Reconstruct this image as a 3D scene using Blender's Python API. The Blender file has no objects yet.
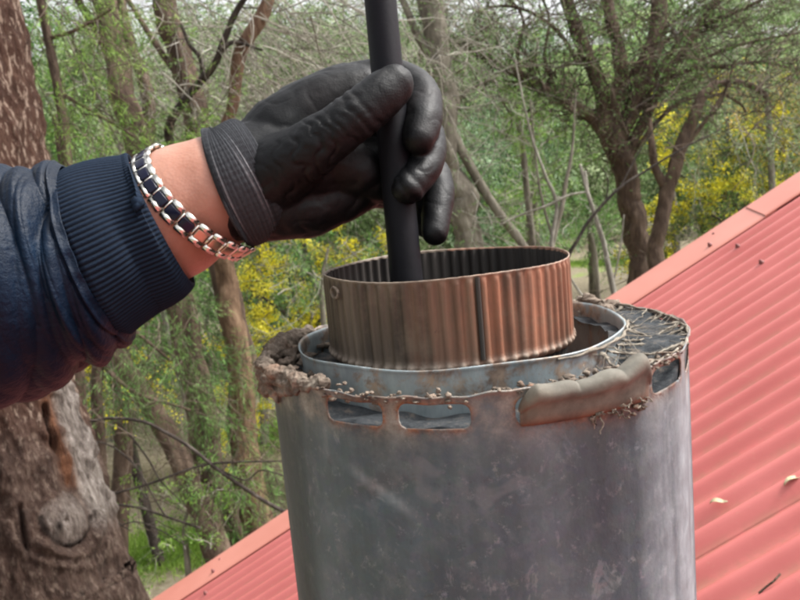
import bpy, bmesh, math, random
import numpy as np
from mathutils import Vector, Matrix, noise as mnoise

random.seed(7)
RNG = np.random.default_rng(7)
S = bpy.context.scene
COL = S.collection
R_ = math.radians

# ------------------------------------------------------------------ camera
CAM = np.array([0.0, 0.0, 5.4])
PITCH, ROLL = R_(9.2), R_(5.2)
F = np.array([0, math.cos(PITCH), -math.sin(PITCH)])
R0 = np.array([1.0, 0, 0]); U0 = np.array([0, math.sin(PITCH), math.cos(PITCH)])
RT = math.cos(ROLL) * R0 - math.sin(ROLL) * U0
UP = math.sin(ROLL) * R0 + math.cos(ROLL) * U0
cd = bpy.data.cameras.new('camera'); cam = bpy.data.objects.new('camera', cd); COL.objects.link(cam)
cd.sensor_width = 36; cd.lens = 36; cd.clip_start = 0.02; cd.clip_end = 3000
cd.dof.use_dof = True; cd.dof.focus_distance = 0.42; cd.dof.aperture_fstop = 32
cam.matrix_world = Matrix(((RT[0], UP[0], -F[0], CAM[0]), (RT[1], UP[1], -F[1], CAM[1]), (RT[2], UP[2], -F[2], CAM[2]), (0, 0, 0, 1)))
S.camera = cam

# ------------------------------------------------------------------ sky, sun, exposure
SUN_EL, SUN_AZ = R_(54), R_(80)          # bright overcast: broad soft light from high on the right
w = bpy.data.worlds.new('World'); S.world = w; w.use_nodes = True
nt = w.node_tree; nt.nodes.clear()
sky = nt.nodes.new('ShaderNodeTexSky'); sky.sky_type = 'NISHITA'; sky.sun_disc = False
sky.sun_elevation = SUN_EL; sky.sun_rotation = SUN_AZ; sky.air_density = 1.0; sky.dust_density = 6.0; sky.ozone_density = 0.6
hsv = nt.nodes.new('ShaderNodeHueSaturation'); hsv.inputs['Saturation'].default_value = 0.15
bg = nt.nodes.new('ShaderNodeBackground'); bg.inputs['Strength'].default_value = 0.12
wo = nt.nodes.new('ShaderNodeOutputWorld')
nt.links.new(sky.outputs[0], hsv.inputs['Color']); nt.links.new(hsv.outputs[0], bg.inputs['Color']); nt.links.new(bg.outputs[0], wo.inputs['Surface'])
sl = bpy.data.lights.new('sun', 'SUN'); sl.energy = 1.5; sl.angle = R_(14); sl.color = (1, 0.97, 0.92)
so = bpy.data.objects.new('sun', sl); COL.objects.link(so)
sdir = Vector((math.sin(SUN_AZ) * math.cos(SUN_EL), math.cos(SUN_AZ) * math.cos(SUN_EL), math.sin(SUN_EL)))
so.rotation_euler = sdir.to_track_quat('Z', 'Y').to_euler()
S.view_settings.view_transform = 'Standard'; S.view_settings.look = 'None'
S.view_settings.exposure = 1.6; S.view_settings.gamma = 1
S.render.engine = 'CYCLES'
S.cycles.filter_width = 2.3

# ------------------------------------------------------------------ helpers
def at(px, py, d):
    return CAM + F * d + RT * ((px - 400) / 800 * d) - UP * ((py - 300) / 800 * d)
def cat(path, d=None):
    return np.array([at(*(p if d is None else (p[0], p[1], d))) for p in path])
def smooth(a, b, x):
    t = np.clip((x - a) / (b - a), 0, 1); return t * t * (3 - 2 * t)

def catmull(P, n):
    P = np.asarray(P, float)
    if len(P) == 2:
        t = np.linspace(0, 1, n)[:, None]; return P[0] * (1 - t) + P[1] * t
    Q = np.vstack([2 * P[0] - P[1], P, 2 * P[-1] - P[-2]])
    out = []
    for t in np.linspace(0, len(P) - 1, n):
        i = min(int(t), len(P) - 2); f = t - i
        a, b, c, d = Q[i], Q[i + 1], Q[i + 2], Q[i + 3]
        out.append(0.5 * (2 * b + (c - a) * f + (2 * a - 5 * b + 4 * c - d) * f * f + (3 * b - a - 3 * c + d) * f ** 3))
    return np.array(out)

class MB:
    def __init__(s): s.V = []; s.Q = []; s.T = []; s.n = 0; s.A = []; s.hasA = False
    def add(s, V, Q=None, T=None, A=None):
        V = np.asarray(V, float).reshape(-1, 3)
        if Q is not None and len(Q): s.Q.append(np.asarray(Q, np.int64).reshape(-1, 4) + s.n)
        if T is not None and len(T): s.T.append(np.asarray(T, np.int64).reshape(-1, 3) + s.n)
        s.V.append(V); s.n += len(V)
        if A is not None: s.hasA = True
        s.A.append(np.broadcast_to(np.asarray(A if A is not None else 0.5, float), (len(V),)))
        return s
    def mesh(s, name, origin=(0, 0, 0), smoothf=True):
        V = np.vstack(s.V) - np.asarray(origin)
        q = np.vstack(s.Q) if s.Q else np.zeros((0, 4), int); t = np.vstack(s.T) if s.T else np.zeros((0, 3), int)
        me = bpy.data.meshes.new(name)
        me.vertices.add(len(V)); me.vertices.foreach_set('co', V.astype(np.float32).ravel())
        li = np.concatenate([q.ravel(), t.ravel()]).astype(np.int32)
        me.loops.add(len(li)); me.loops.foreach_set('vertex_index', li)
        st = np.concatenate([np.arange(len(q)) * 4, len(q) * 4 + np.arange(len(t)) * 3]).astype(np.int32)
        me.polygons.add(len(st)); me.polygons.foreach_set('loop_start', st)
        me.polygons.foreach_set('use_smooth', np.full(len(st), smoothf))
        me.update(calc_edges=True); me.validate()
        if s.hasA:
            a = me.attributes.new('tint', 'FLOAT', 'POINT'); a.data.foreach_set('value', np.concatenate(s.A).astype(np.float32))
        return me
    def build(s, name, m, parent=None, origin=None, smoothf=True):
        if origin is None: origin = np.array(parent['_o']) if parent is not None else np.zeros(3)
        me = s.mesh(name, origin, smoothf); me.materials.append(m)
        o = bpy.data.objects.new(name, me); COL.objects.link(o)
        if parent is not None: o.parent = parent; o['_o'] = list(map(float, origin))
        else: o.location = origin; o['_o'] = list(map(float, origin))
        return o

def tag(o, label=None, cat=None, group=None, kind=None):
    if label: o['label'] = label
    if cat: o['category'] = cat
    if group: o['group'] = group
    if kind: o['kind'] = kind
    return o
def thing(name, loc, label, cat, group=None):
    o = bpy.data.objects.new(name, None); COL.objects.link(o); o.location = loc; o.empty_display_size = .1
    o['_o'] = list(map(float, loc)); return tag(o, label, cat, group)

def frames(P):
    n = len(P); T = np.gradient(P, axis=0); T /= np.linalg.norm(T, axis=1)[:, None] + 1e-12
    a = np.array([0, 0, 1.0]) if abs(T[0][2]) < .9 else np.array([0, 1.0, 0])
    u = np.cross(T[0], a); u /= np.linalg.norm(u); U = [u]
    for i in range(1, n):
        u = U[-1] - T[i] * (U[-1] @ T[i]); u /= np.linalg.norm(u) + 1e-12; U.append(u)
    U = np.array(U); return T, U, np.cross(T, U)
def grid_quads(n, s, closed=True):
    i = np.arange(n - 1)[:, None]; j = np.arange(s if closed else s - 1)[None, :]; jn = (j + 1) % s
    return np.stack(np.broadcast_arrays(i * s + j, i * s + jn, (i + 1) * s + jn, (i + 1) * s + j), -1).reshape(-1, 4)
def tube(P, rad, seg=10, caps=True, rfun=None):
    P = np.asarray(P, float); n = len(P); rad = np.broadcast_to(np.asarray(rad, float), (n,)).copy()
    T, U, W = frames(P)
    if caps:
        k = 4; hs = [math.sin(math.pi / 2 * i / k) for i in range(k)]; hc = [math.cos(math.pi / 2 * i / k) for i in range(k)]
        Pa = [P[0] - T[0] * rad[0] * hc[i] for i in range(k)]; ra = [max(rad[0] * hs[i], 1e-5) for i in range(k)]
        Pb = [P[-1] + T[-1] * rad[-1] * hc[i] for i in range(k)][::-1]; rb = [max(rad[-1] * hs[i], 1e-5) for i in range(k)][::-1]
        P = np.vstack([Pa, P, Pb]); rad = np.concatenate([ra, rad, rb])
        U = np.vstack([[U[0]] * k, U, [U[-1]] * k]); W = np.vstack([[W[0]] * k, W, [W[-1]] * k]); n += 2 * k
    th = np.arange(seg) / seg * 2 * math.pi
    r = rad[:, None] * np.ones(seg)[None, :]
    if rfun is not None: r = rfun(r, np.linspace(0, 1, n)[:, None], th[None, :])
    V = P[:, None, :] + r[..., None] * (np.cos(th)[None, :, None] * U[:, None, :] + np.sin(th)[None, :, None] * W[:, None, :])
    return V.reshape(-1, 3), grid_quads(n, seg)
def tubes_batch(P, rad, s=3):
    """P (n,k,3) many thin twigs at once"""
    n, k, _ = P.shape
    T = np.gradient(P, axis=1); T /= np.linalg.norm(T, axis=2)[..., None] + 1e-9
    ref = np.array([.31, .83, .46]); U = np.cross(T, ref); U /= np.linalg.norm(U, axis=2)[..., None] + 1e-9; W = np.cross(T, U)
    th = np.arange(s) / s * 2 * math.pi
    V = P[:, :, None, :] + rad[:, :, None, None] * (np.cos(th)[None, None, :, None] * U[:, :, None, :] + np.sin(th)[None, None, :, None] * W[:, :, None, :])
    q = grid_quads(k, s)
    Q = (q[None] + (np.arange(n) * k * s)[:, None, None]).reshape(-1, 4)
    return V.reshape(-1, 3), Q
def walk(S0, D, L, k=6, curl=.25, grav=0.0):
    n = len(S0); D = D / (np.linalg.norm(D, axis=1)[:, None] + 1e-9); P = [S0]; L = np.broadcast_to(L, (n,))
    for i in range(k - 1):
        D = D + RNG.normal(0, curl, (n, 3)) + np.array([0, 0, grav]); D /= np.linalg.norm(D, axis=1)[:, None]
        P.append(P[-1] + D * (L / (k - 1))[:, None])
    return np.stack(P, 1)
def leaves(mb, C, D, length, width, tint, jitter=.5):
    n = len(C)
    D = D + RNG.normal(0, jitter, (n, 3)); D /= np.linalg.norm(D, axis=1)[:, None] + 1e-9
    N = RNG.normal(0, 1, (n, 3)); S_ = np.cross(D, N); S_ /= np.linalg.norm(S_, axis=1)[:, None] + 1e-9
    l = (length * RNG.uniform(.6, 1.3, n))[:, None]; wd = (width * RNG.uniform(.6, 1.3, n))[:, None]
    V = np.stack([C, C + D * l * .5 + S_ * wd * .5, C + D * l, C + D * l * .5 - S_ * wd * .5], 1)
    mb.add(V.reshape(-1, 3), np.arange(n * 4).reshape(n, 4), A=np.repeat(tint, 4))

# ------------------------------------------------------------------ materials
class NT:
    def __init__(s, name):
        s.m = bpy.data.materials.new(name); s.m.use_nodes = True; s.t = s.m.node_tree; s.t.nodes.clear()
        s.out = s.t.nodes.new('ShaderNodeOutputMaterial'); s.b = s.t.nodes.new('ShaderNodeBsdfPrincipled')
        s.t.links.new(s.b.outputs[0], s.out.inputs[0])
        s.tc = s.t.nodes.new('ShaderNodeTexCoord')
    def l(s, a, b): s.t.links.new(a, b)
    def map(s, scale=(1, 1, 1), src=None, rot=(0, 0, 0)):
        n = s.t.nodes.new('ShaderNodeMapping'); n.inputs['Scale'].default_value = scale; n.inputs['Rotation'].default_value = rot
        s.l(src or s.tc.outputs['Object'], n.inputs[0]); return n.outputs[0]
    def noise(s, scale, vec=None, detail=4, rough=.55, dist=0):
        n = s.t.nodes.new('ShaderNodeTexNoise'); n.inputs['Scale'].default_value = scale; n.inputs['Detail'].default_value = detail
        n.inputs['Roughness'].default_value = rough; n.inputs['Distortion'].default_value = dist
        s.l(vec or s.tc.outputs['Object'], n.inputs['Vector']); return n.outputs['Fac']
    def voro(s, scale, vec=None, feat='F1', out='Distance'):
        n = s.t.nodes.new('ShaderNodeTexVoronoi'); n.feature = feat; n.inputs['Scale'].default_value = scale
        s.l(vec or s.tc.outputs['Object'], n.inputs['Vector']); return n.outputs[out]
    def ramp(s, fac, stops):
        n = s.t.nodes.new('ShaderNodeValToRGB'); e = n.color_ramp.elements
        while len(e) > 1: e.remove(e[-1])
        e[0].position = stops[0][0]; e[0].color = (*stops[0][1], 1)
        for p, c in stops[1:]: x = e.new(p); x.color = (*c, 1)
        s.l(fac, n.inputs[0]); return n.outputs[0]
    def rng(s, fac, a, b, c=0, d=1):
        n = s.t.nodes.new('ShaderNodeMapRange'); n.inputs[1].default_value = a; n.inputs[2].default_value = b
        n.inputs[3].default_value = c; n.inputs[4].default_value = d; s.l(fac, n.inputs[0]); return n.outputs[0]
    def mix(s, fac, a, b, mode='MIX'):
        n = s.t.nodes.new('ShaderNodeMix'); n.data_type = 'RGBA'; n.blend_type = mode
        for sock, v in ((n.inputs[0], fac), (n.inputs[6], a), (n.inputs[7], b)):
            if isinstance(v, (int, float)): sock.default_value = v
            elif isinstance(v, tuple): sock.default_value = (*v, 1)
            else: s.l(v, sock)
        return n.outputs[2]
    def math(s, op, a, b=None):
        n = s.t.nodes.new('ShaderNodeMath'); n.operation = op
        for i, v in enumerate((a, b)):
            if v is None: continue
            if isinstance(v, (int, float)): n.inputs[i].default_value = v
            else: s.l(v, n.inputs[i])
        return n.outputs[0]
    def attr(s, name='tint'):
        n = s.t.nodes.new('ShaderNodeAttribute'); n.attribute_name = name; return n.outputs['Fac']
    def bump(s, h, strength=.5, dist=.01):
        n = s.t.nodes.new('ShaderNodeBump'); n.inputs['Strength'].default_value = strength; n.inputs['Distance'].default_value = dist
        s.l(h, n.inputs['Height']); s.l(n.outputs[0], s.b.inputs['Normal'])
    def set(s, col=None, rough=None, metal=None, spec=None):
        for k, v in (('Base Color', col), ('Roughness', rough), ('Metallic', metal), ('Specular IOR Level', spec)):
            if v is None: continue
            if isinstance(v, tuple): s.b.inputs[k].default_value = (*v, 1)
            elif isinstance(v, (int, float)): s.b.inputs[k].default_value = v
            else: s.l(v, s.b.inputs[k])
        return s.m

def m_leaf(name, stops, rough=.55, trans=.35):
    n = NT(name); c = n.ramp(n.attr(), stops)
    n.set(c, rough, 0, .3)
    tr = n.t.nodes.new('ShaderNodeBsdfTranslucent'); n.l(c, tr.inputs[0])
    mx = n.t.nodes.new('ShaderNodeMixShader'); mx.inputs[0].default_value = trans
    n.l(n.b.outputs[0], mx.inputs[1]); n.l(tr.outputs[0], mx.inputs[2]); n.l(mx.outputs[0], n.out.inputs[0]); return n.m
def m_bark(name, dark, mid, pale, scale=6, stretch=.25, bump=.03, rot=(0, 0, 0)):
    n = NT(name); v = n.map((1, 1, stretch), rot=rot)
    f = n.noise(scale, v, 7, .65, .4); g = n.noise(scale * 4, v, 5, .7)
    c = n.ramp(f, [(.3, dark), (.5, mid), (.68, pale)]); c = n.mix(n.rng(g, .35, .7, 0, .55), c, n.ramp(g, [(.35, dark), (.75, pale)]))
    n.bump(n.math('ADD', f, g), .8, bump); return n.set(c, .9, 0, .2)

M = {}
M['bark_big'] = None
n = NT('bark_red_gum'); v = n.map((1, 1, .42), rot=(0, .25, 0))
f = n.noise(16, v, 10, .78, .2); fl = n.noise(38, n.map((1, 1, .35), rot=(0, .35, 0)), 3, .6); g = n.noise(2.2, None, 4)
c = n.ramp(f, [(.3, (.032, .015, .010)), (.5, (.075, .036, .024)), (.7, (.14, .078, .055))])
c = n.mix(n.rng(fl, .54, .64, 0, .8), c, (.40, .30, .235))
pale = n.attr('pale'); orange = n.attr('orange'); low = n.attr('low')
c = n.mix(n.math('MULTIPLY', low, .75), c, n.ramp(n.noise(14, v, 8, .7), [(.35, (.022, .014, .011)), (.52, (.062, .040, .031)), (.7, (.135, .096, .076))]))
pn = n.ramp(n.noise(30, n.map((1, 1, .22)), 8, .75), [(.33, (.045, .034, .029)), (.5, (.19, .16, .14)), (.66, (.42, .375, .34))])
c = n.mix(pale, c, pn); c = n.mix(orange, c, n.ramp(n.noise(30, n.map((1, 1, .15)), 5), [(.4, (.06, .025, .014)), (.6, (.18, .08, .042))]))
c = n.mix(n.attr('crack'), c, (.012, .007, .005))
n.bump(n.math('ADD', f, n.math('MULTIPLY', fl, .6)), 1.0, .07); M['bark_big'] = n.set(c, .92, 0, .2)
M['bark_brown'] = m_bark('bark_brown', (.03, .019, .014), (.078, .052, .038), (.19, .135, .10), 7)
M['bark_ochre'] = m_bark('bark_ochre', (.04, .024, .015), (.12, .072, .044), (.27, .18, .115), 9, .35)
M['bark_grey'] = m_bark('bark_grey', (.07, .058, .047), (.16, .14, .11), (.31, .28, .23), 7)
M['bark_dark'] = m_bark('bark_dark', (.018, .013, .011), (.04, .03, .026), (.12, .10, .085), 12)
M['bark_red'] = m_bark('bark_red', (.05, .025, .017), (.12, .066, .043), (.24, .16, .11), 9)
M['bark_pale'] = m_bark('bark_pale', (.10, .088, .072), (.22, .20, .17), (.42, .39, .34), 9)
n = NT('dead_twig_bark'); M['twig_grey'] = n.set(n.ramp(n.attr(), [(0, (.06, .05, .04)), (.5, (.26, .235, .195)), (1, (.58, .55, .49))]), .85, 0, .2)
n = NT('brown_twig_bark'); M['twig_brown'] = n.set(n.ramp(n.attr(), [(0, (.03, .022, .018)), (.5, (.085, .062, .046)), (1, (.24, .19, .15))]), .85, 0, .2)
M['leaf_fresh'] = m_leaf('leaf_fresh', [(0, (.03, .075, .01)), (.5, (.145, .30, .035)), (1, (.38, .56, .12))])
M['leaf_needle'] = m_leaf('leaf_needle', [(0, (.02, .06, .014)), (.5, (.10, .23, .045)), (1, (.27, .46, .13))])
M['leaf_grey'] = m_leaf('leaf_grey', [(0, (.04, .07, .025)), (.5, (.165, .25, .09)), (1, (.45, .54, .31))])
M['leaf_blue'] = m_leaf('leaf_blue', [(0, (.035, .075, .034)), (.5, (.165, .275, .13)), (1, (.43, .57, .37))])
M['leaf_wattle'] = m_leaf('leaf_wattle', [(0, (.012, .028, .008)), (.5, (.055, .10, .024)), (1, (.16, .24, .06))])
M['blossom'] = m_leaf('wattle_blossom', [(0, (.55, .48, .02)), (.5, (.80, .72, .04)), (1, (.92, .86, .14))], .8, .3)
M['blossom_gold'] = m_leaf('golden_blossom', [(0, (.36, .24, .04)), (.5, (.62, .45, .10)), (1, (.8, .62, .2))], .8, .3)
M['grass_green'] = m_leaf('grass_green', [(0, (.07, .13, .02)), (.5, (.18, .30, .045)), (1, (.34, .46, .1))])
M['grass_dry'] = m_leaf('grass_dry', [(0, (.12, .11, .06)), (.5, (.27, .24, .15)), (1, (.44, .4, .27))])

n = NT('ground_soil'); a = n.noise(.35, None, 5); b = n.noise(9, None, 8, .7)
c = n.mix(n.rng(a, .58, .7), n.ramp(b, [(.3, (.11, .09, .058)), (.55, (.21, .18, .125)), (.75, (.30, .27, .20))]),
          n.ramp(b, [(.3, (.07, .12, .025)), (.6, (.2, .3, .06))]))
sep = n.t.nodes.new('ShaderNodeSeparateXYZ'); n.l(n.tc.outputs['Object'], sep.inputs[0])
c = n.mix(n.rng(sep.outputs[1], 85, 105), c, n.ramp(n.noise(.05, None, 4), [(.35, (.14, .21, .06)), (.65, (.24, .32, .11))]))
n.bump(b, .6, .04); M['ground'] = n.set(c, .95, 0, .1)

n = NT('red_roof_paint'); a = n.noise(3, None, 6); b = n.noise(60, None, 6, .7)
c = n.ramp(a, [(.3, (.42, .108, .098)), (.7, (.49, .142, .130))])
c = n.mix(n.rng(b, .6, .75, 0, .35), c, (.45, .25, .17)); c = n.mix(n.rng(n.voro(28), .0, .05, .5, 0), c, (.25, .1, .08))
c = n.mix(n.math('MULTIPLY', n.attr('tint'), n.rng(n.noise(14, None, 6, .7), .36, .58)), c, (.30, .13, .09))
n.bump(b, .15, .002); M['roof'] = n.set(c, n.rng(a, .3, .7, .36, .5), 0, .4)
n = NT('barge_paint'); a = n.noise(4, None, 6); c = n.ramp(a, [(.3, (.45, .165, .125)), (.7, (.51, .205, .16))])
c = n.mix(n.rng(n.noise(70, None, 4, .7), .64, .74, 0, .5), c, (.4, .15, .1)); M['barge'] = n.set(c, .45, 0, .4)
n = NT('screw_rubber'); M['screw'] = n.set((.16, .05, .045), .6, .2)
n = NT('weatherboard'); M['board'] = n.set(n.ramp(n.noise(5, n.map((1, 1, 8))), [(.3, (.42, .38, .3)), (.7, (.5, .46, .37))]), .7)

# galvanised outer casing: zinc mottling, chalky streaks, painted side light and shade, rust where the mesh attribute says
n = NT('weathered_zinc'); base = n.noise(9, n.map((1, 1, .55)), 6, .6); sp = n.voro(210, None, 'F1', 'Color'); fine = n.noise(70, n.map((1, 1, .8)), 8, .75)
c = n.ramp(base, [(.3, (.028, .047, .057)), (.5, (.056, .088, .103)), (.7, (.125, .178, .20))])
c = n.mix(n.rng(fine, .5, .72, 0, .7), c, (.135, .15, .162)); c = n.mix(n.rng(n.noise(130, None, 5, .8), .58, .68, 0, .6), c, (.28, .30, .32)); c = n.mix(n.rng(n.noise(60, n.map((1, 1, .6)), 6, .75, .8), .60, .66, 0, .5), c, (.26, .28, .30)); c = n.mix(n.rng(n.noise(120, None, 5, .8), .60, .7, 0, .6), c, (.03, .032, .038)); c = n.mix(.06, c, sp, 'OVERLAY')
spot = n.noise(34, None, 3, .5, 1.2); c = n.mix(n.rng(spot, .62, .68, 0, .4), c, (.19, .205, .22))
stx = n.noise(26, n.map((1, 1, .06)), 5, .6)
chalk_lit = n.math('MULTIPLY', n.attr('chalk_lit'), n.rng(stx, .34, .60)); c = n.mix(chalk_lit, c, n.ramp(fine, [(.3, (.17, .205, .225)), (.7, (.38, .44, .47))]))
dk = n.math('MULTIPLY', n.attr('stain_shade'), n.rng(stx, .3, .7, .9, .4)); c = n.mix(dk, c, (.020, .022, .027))
rn = n.noise(90, None, 8, .75); rc = n.ramp(rn, [(.3, (.03, .017, .011)), (.45, (.12, .052, .028)), (.58, (.24, .095, .042)), (.72, (.32, .23, .16))])
grime = n.math('MULTIPLY', n.attr('grime'), n.rng(n.noise(45, None, 8, .7), .32, .58)); c = n.mix(grime, c, n.ramp(rn, [(.3, (.075, .058, .045)), (.5, (.19, .175, .15)), (.7, (.31, .31, .285))]))
rust = n.math('MULTIPLY', n.math('MULTIPLY', n.attr('rust'), n.rng(n.noise(60, None, 6, .7), .36, .52)), n.rng(n.noise(22, None, 4, .6), .35, .6, .5, 1)); c = n.mix(rust, c, rc)
n.bump(n.math('ADD', fine, n.math('MULTIPLY', rust, 1.4)), .5, .0012)
M['zinc'] = n.set(c, n.math('ADD', n.rng(fine, .3, .7, .5, .7), n.math('MULTIPLY', rust, .2)), n.math('SUBTRACT', .22, n.math('MULTIPLY', rust, .22)))

n = NT('pale_zinc'); a = n.noise(60, n.map((1, 1, .3)), 7, .7); b = n.noise(42, None, 8, .7, .4)
c = n.ramp(a, [(.3, (.19, .235, .25)), (.6, (.33, .385, .40)), (.75, (.48, .52, .53))])
c = n.mix(n.rng(b, .50, .60, 0, .9), c, n.ramp(n.noise(150, None, 4), [(.35, (.13, .085, .06)), (.6, (.34, .25, .18))]))
n.bump(n.math('ADD', a, b), .4, .0008); M['pale_zinc'] = n.set(c, .5, .4)

n = NT('rusty_steel'); st = n.noise(48, n.map((1, 1, .05)), 5, .7); bl = n.noise(38, None, 7, .7); sp = n.noise(160, None, 4, .7)
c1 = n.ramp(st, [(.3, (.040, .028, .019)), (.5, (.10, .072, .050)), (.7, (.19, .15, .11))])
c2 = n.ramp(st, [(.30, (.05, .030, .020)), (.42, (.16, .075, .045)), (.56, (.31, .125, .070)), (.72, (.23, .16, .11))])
c = n.mix(n.math('MULTIPLY', n.attr('tint'), n.rng(bl, .3, .55, .55, 1)), c1, c2)  # more orange to the right: rust, with the roof's red reflection painted in
c = n.mix(n.rng(bl, .52, .68, 0, .55), c, (.17, .125, .085)); c = n.mix(n.rng(sp, .66, .74, 0, .7), c, (.07, .04, .03))
c = n.mix(n.attr('edge'), c, n.ramp(sp, [(.35, (.12, .085, .06)), (.6, (.36, .30, .24))]))
n.bump(n.math('ADD', st, sp), .35, .0008); M['rust_pipe'] = n.set(c, .62, .1)
n = NT('sooty_steel'); st = n.noise(50, n.map((1, 1, .05)), 5, .65)
M['soot'] = n.set(n.ramp(st, [(.35, (.016, .014, .013)), (.65, (.055, .048, .042))]), .65, .2)
n = NT('black_rod'); a = n.noise(45, n.map((1, 1, .3)), 6); n.bump(n.noise(300, None, 4), .3, .0005)
M['rod'] = n.set(n.ramp(a, [(.3, (.003, .003, .0045)), (.7, (.007, .007, .0105))]), .6, 0, .16)

n = NT('mud'); a = n.noise(120, None, 8, .8); b = n.noise(30, None, 5)
c = n.ramp(a, [(.3, (.07, .055, .043)), (.48, (.17, .135, .108)), (.6, (.30, .25, .20)), (.75, (.44, .40, .34))]); c = n.mix(n.rng(b, .55, .7, 0, .6), c, (.24, .10, .05))
n.bump(a, .9, .002); M['mud'] = n.set(c, .95, 0, .1)
n = NT('dust_bed'); a = n.noise(60, None, 8, .8); n.bump(a, .9, .003)
M['dust'] = n.set(n.ramp(a, [(.38, (.014, .017, .020)), (.54, (.05, .055, .06)), (.66, (.15, .125, .10))]), .9, 0, .2)
n = NT('cobweb_thread'); wa = n.noise(140, None, 7, .8); n.bump(wa, .9, .0015); M['web'] = n.set(n.ramp(wa, [(.3, (.12, .10, .08)), (.5, (.24, .21, .17)), (.68, (.40, .37, .31))]), .95, 0, .1)
n = NT('grimy_flap'); a = n.noise(70, None, 7, .65); b = n.noise(22, None, 4)
c = n.ramp(a, [(.3, (.06, .055, .044)), (.55, (.125, .115, .093)), (.75, (.19, .178, .145))]); c = n.mix(n.rng(b, .5, .7, 0, .4), c, (.22, .17, .12))
c = n.mix(n.attr('tint'), c, n.ramp(a, [(.35, (.05, .022, .014)), (.6, (.16, .062, .03))])); n.bump(a, .5, .0009); M['flap'] = n.set(c, .82, 0)

# person
n = NT('glove_rubber'); a = n.noise(55, None, 6, .6); b = n.noise(420, None, 4, .6); r_ = n.noise(14, None, 3)
c = n.ramp(a, [(.35, (.0014, .0016, .0022)), (.65, (.0036, .004, .005))]); c = n.mix(n.rng(r_, .52, .68, 0, .5), c, (.009, .004, .0035))
n.bump(n.math('ADD', b, n.noise(900, None, 3)), .35, .0006); M['glove'] = n.set(c, n.rng(a, .3, .7, .46, .62), 0, .26)
n = NT('glove_knit'); a = n.noise(260, None, 4, .7); c = n.ramp(n.attr(), [(0, (.022, .024, .028)), (.6, (.065, .068, .076)), (1, (.24, .24, .25))])
c = n.mix(n.rng(a, .4, .65, 0, .5), c, (.03, .03, .034)); n.bump(a, .6, .0012); M['knit'] = n.set(c, .85, 0, .2)
n = NT('skin'); a = n.noise(35, None, 6, .6); b = n.voro(520)
c = n.ramp(a, [(.3, (.34, .155, .105)), (.55, (.42, .215, .155)), (.75, (.50, .29, .22))]); n.bump(n.math('ADD', b, n.noise(120, None, 4)), .25, .0006)
n.b.inputs['Subsurface Weight'].default_value = .25; n.b.inputs['Subsurface Radius'].default_value = (.012, .005, .003); n.b.inputs['Subsurface Scale'].default_value = .6
M['skin'] = n.set(c, .45, 0, .45)
n = NT('navy_nylon'); a = n.noise(18, None, 7, .65); b = n.noise(240, None, 5, .6)
c = n.ramp(a, [(.3, (.001, .004, .011)), (.6, (.0015, .008, .021)), (.8, (.004, .019, .044))]); n.bump(n.math('ADD', n.math('MULTIPLY', a, 2), n.math('MULTIPLY', b, .35)), .55, .004)
M['navy'] = n.set(c, n.rng(a, .3, .7, .42, .56), 0, .16)
n = NT('navy_rib_knit'); a = n.noise(300, None, 4, .7); c = n.ramp(n.attr(), [(0, (.0015, .003, .007)), (1, (.006, .015, .032))]); n.bump(a, .5, .001); M['ribknit'] = n.set(c, .9, 0, .2)
n = NT('steel_polished'); M['silver'] = n.set(n.ramp(n.noise(200), [(.3, (.62, .60, .55)), (.7, (.78, .75, .68))]), .22, 1)
n = NT('gold_wash'); M['goldish'] = n.set((.62, .48, .36), .3, 1)
n = NT('navy_enamel'); M['enamel'] = n.set((.003, .004, .02), .22, 0, .35)
n = NT('dry_leaf'); M['dryleaf'] = n.set(n.ramp(n.noise(60), [(.3, (.38, .32, .17)), (.7, (.56, .52, .36))]), .7)

# ------------------------------------------------------------------ terrain
def hgt(x, y):
    x = np.asarray(x, float); y = np.asarray(y, float)
    h = .12 * np.sin(x * .6 + 1) * np.sin(y * .45) + .9 * smooth(44, 70, y) * np.sin(x * .09 + 2)
    h = h + 29 * smooth(62, 215, y) * (1 - .6 * smooth(230, 420, y)) + 2.2 * np.sin(x * .021 + .6) * smooth(90, 200, y)
    h = h - 3 * smooth(-10, -60, y)
    return h
ys_ = np.concatenate([np.arange(-60, 40, 1.0), np.arange(40, 240, 4.0), np.arange(240, 900, 30.0)]); xs_ = np.concatenate([np.arange(-700, -60, 30.0), np.arange(-60, 60, 1.5), np.arange(60, 701, 30.0)])
X, Y = np.meshgrid(xs_, ys_); mb = MB(); mb.add(np.stack([X, Y, hgt(X, Y)], -1).reshape(-1, 3), grid_quads(len(ys_), len(xs_), False))
tag(mb.build('ground', M['ground']), kind='structure')

# ------------------------------------------------------------------ house roof
def cdir(v): v = np.array(v, float); v = RT * v[0] - UP * v[1] + F * v[2]; return v / np.linalg.norm(v)
rv = cdir((-2875 - 400, 2600 - 300, 800)); rw = cdir((440 - 400, 100 - 300, 800)); rn_ = np.cross(rv, rw); rn_ /= np.linalg.norm(rn_)
if rn_[2] < 0: rn_ = -rn_
rw = np.cross(rn_, rv); rw = rw if rw @ F > 0 else -rw
HR = .965
P0r = CAM - rn_ * HR
def roofpt(px, py):
    d = at(px, py, 1.0) - CAM; t = -HR / (d @ rn_); return CAM + d * t
def uv(p): return (p - P0r) @ rv, (p - P0r) @ rw
def RP(u, w_, h=0): return P0r + rv * u + rw * w_ + rn_ * h
w_edge = uv(roofpt(640, 282))[1]; u_eave = uv(roofpt(150, 600))[0] + .45; u_ridge = uv(roofpt(800, 178))[0] - 3.2
w_lap1 = uv(roofpt(700, 344))[1]
house = thing('house', (RP(0, 0)[0], RP(0, 0)[1], 0), 'house under a faded red corrugated iron roof sloping up to the right', 'house')
PW = .0762
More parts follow.
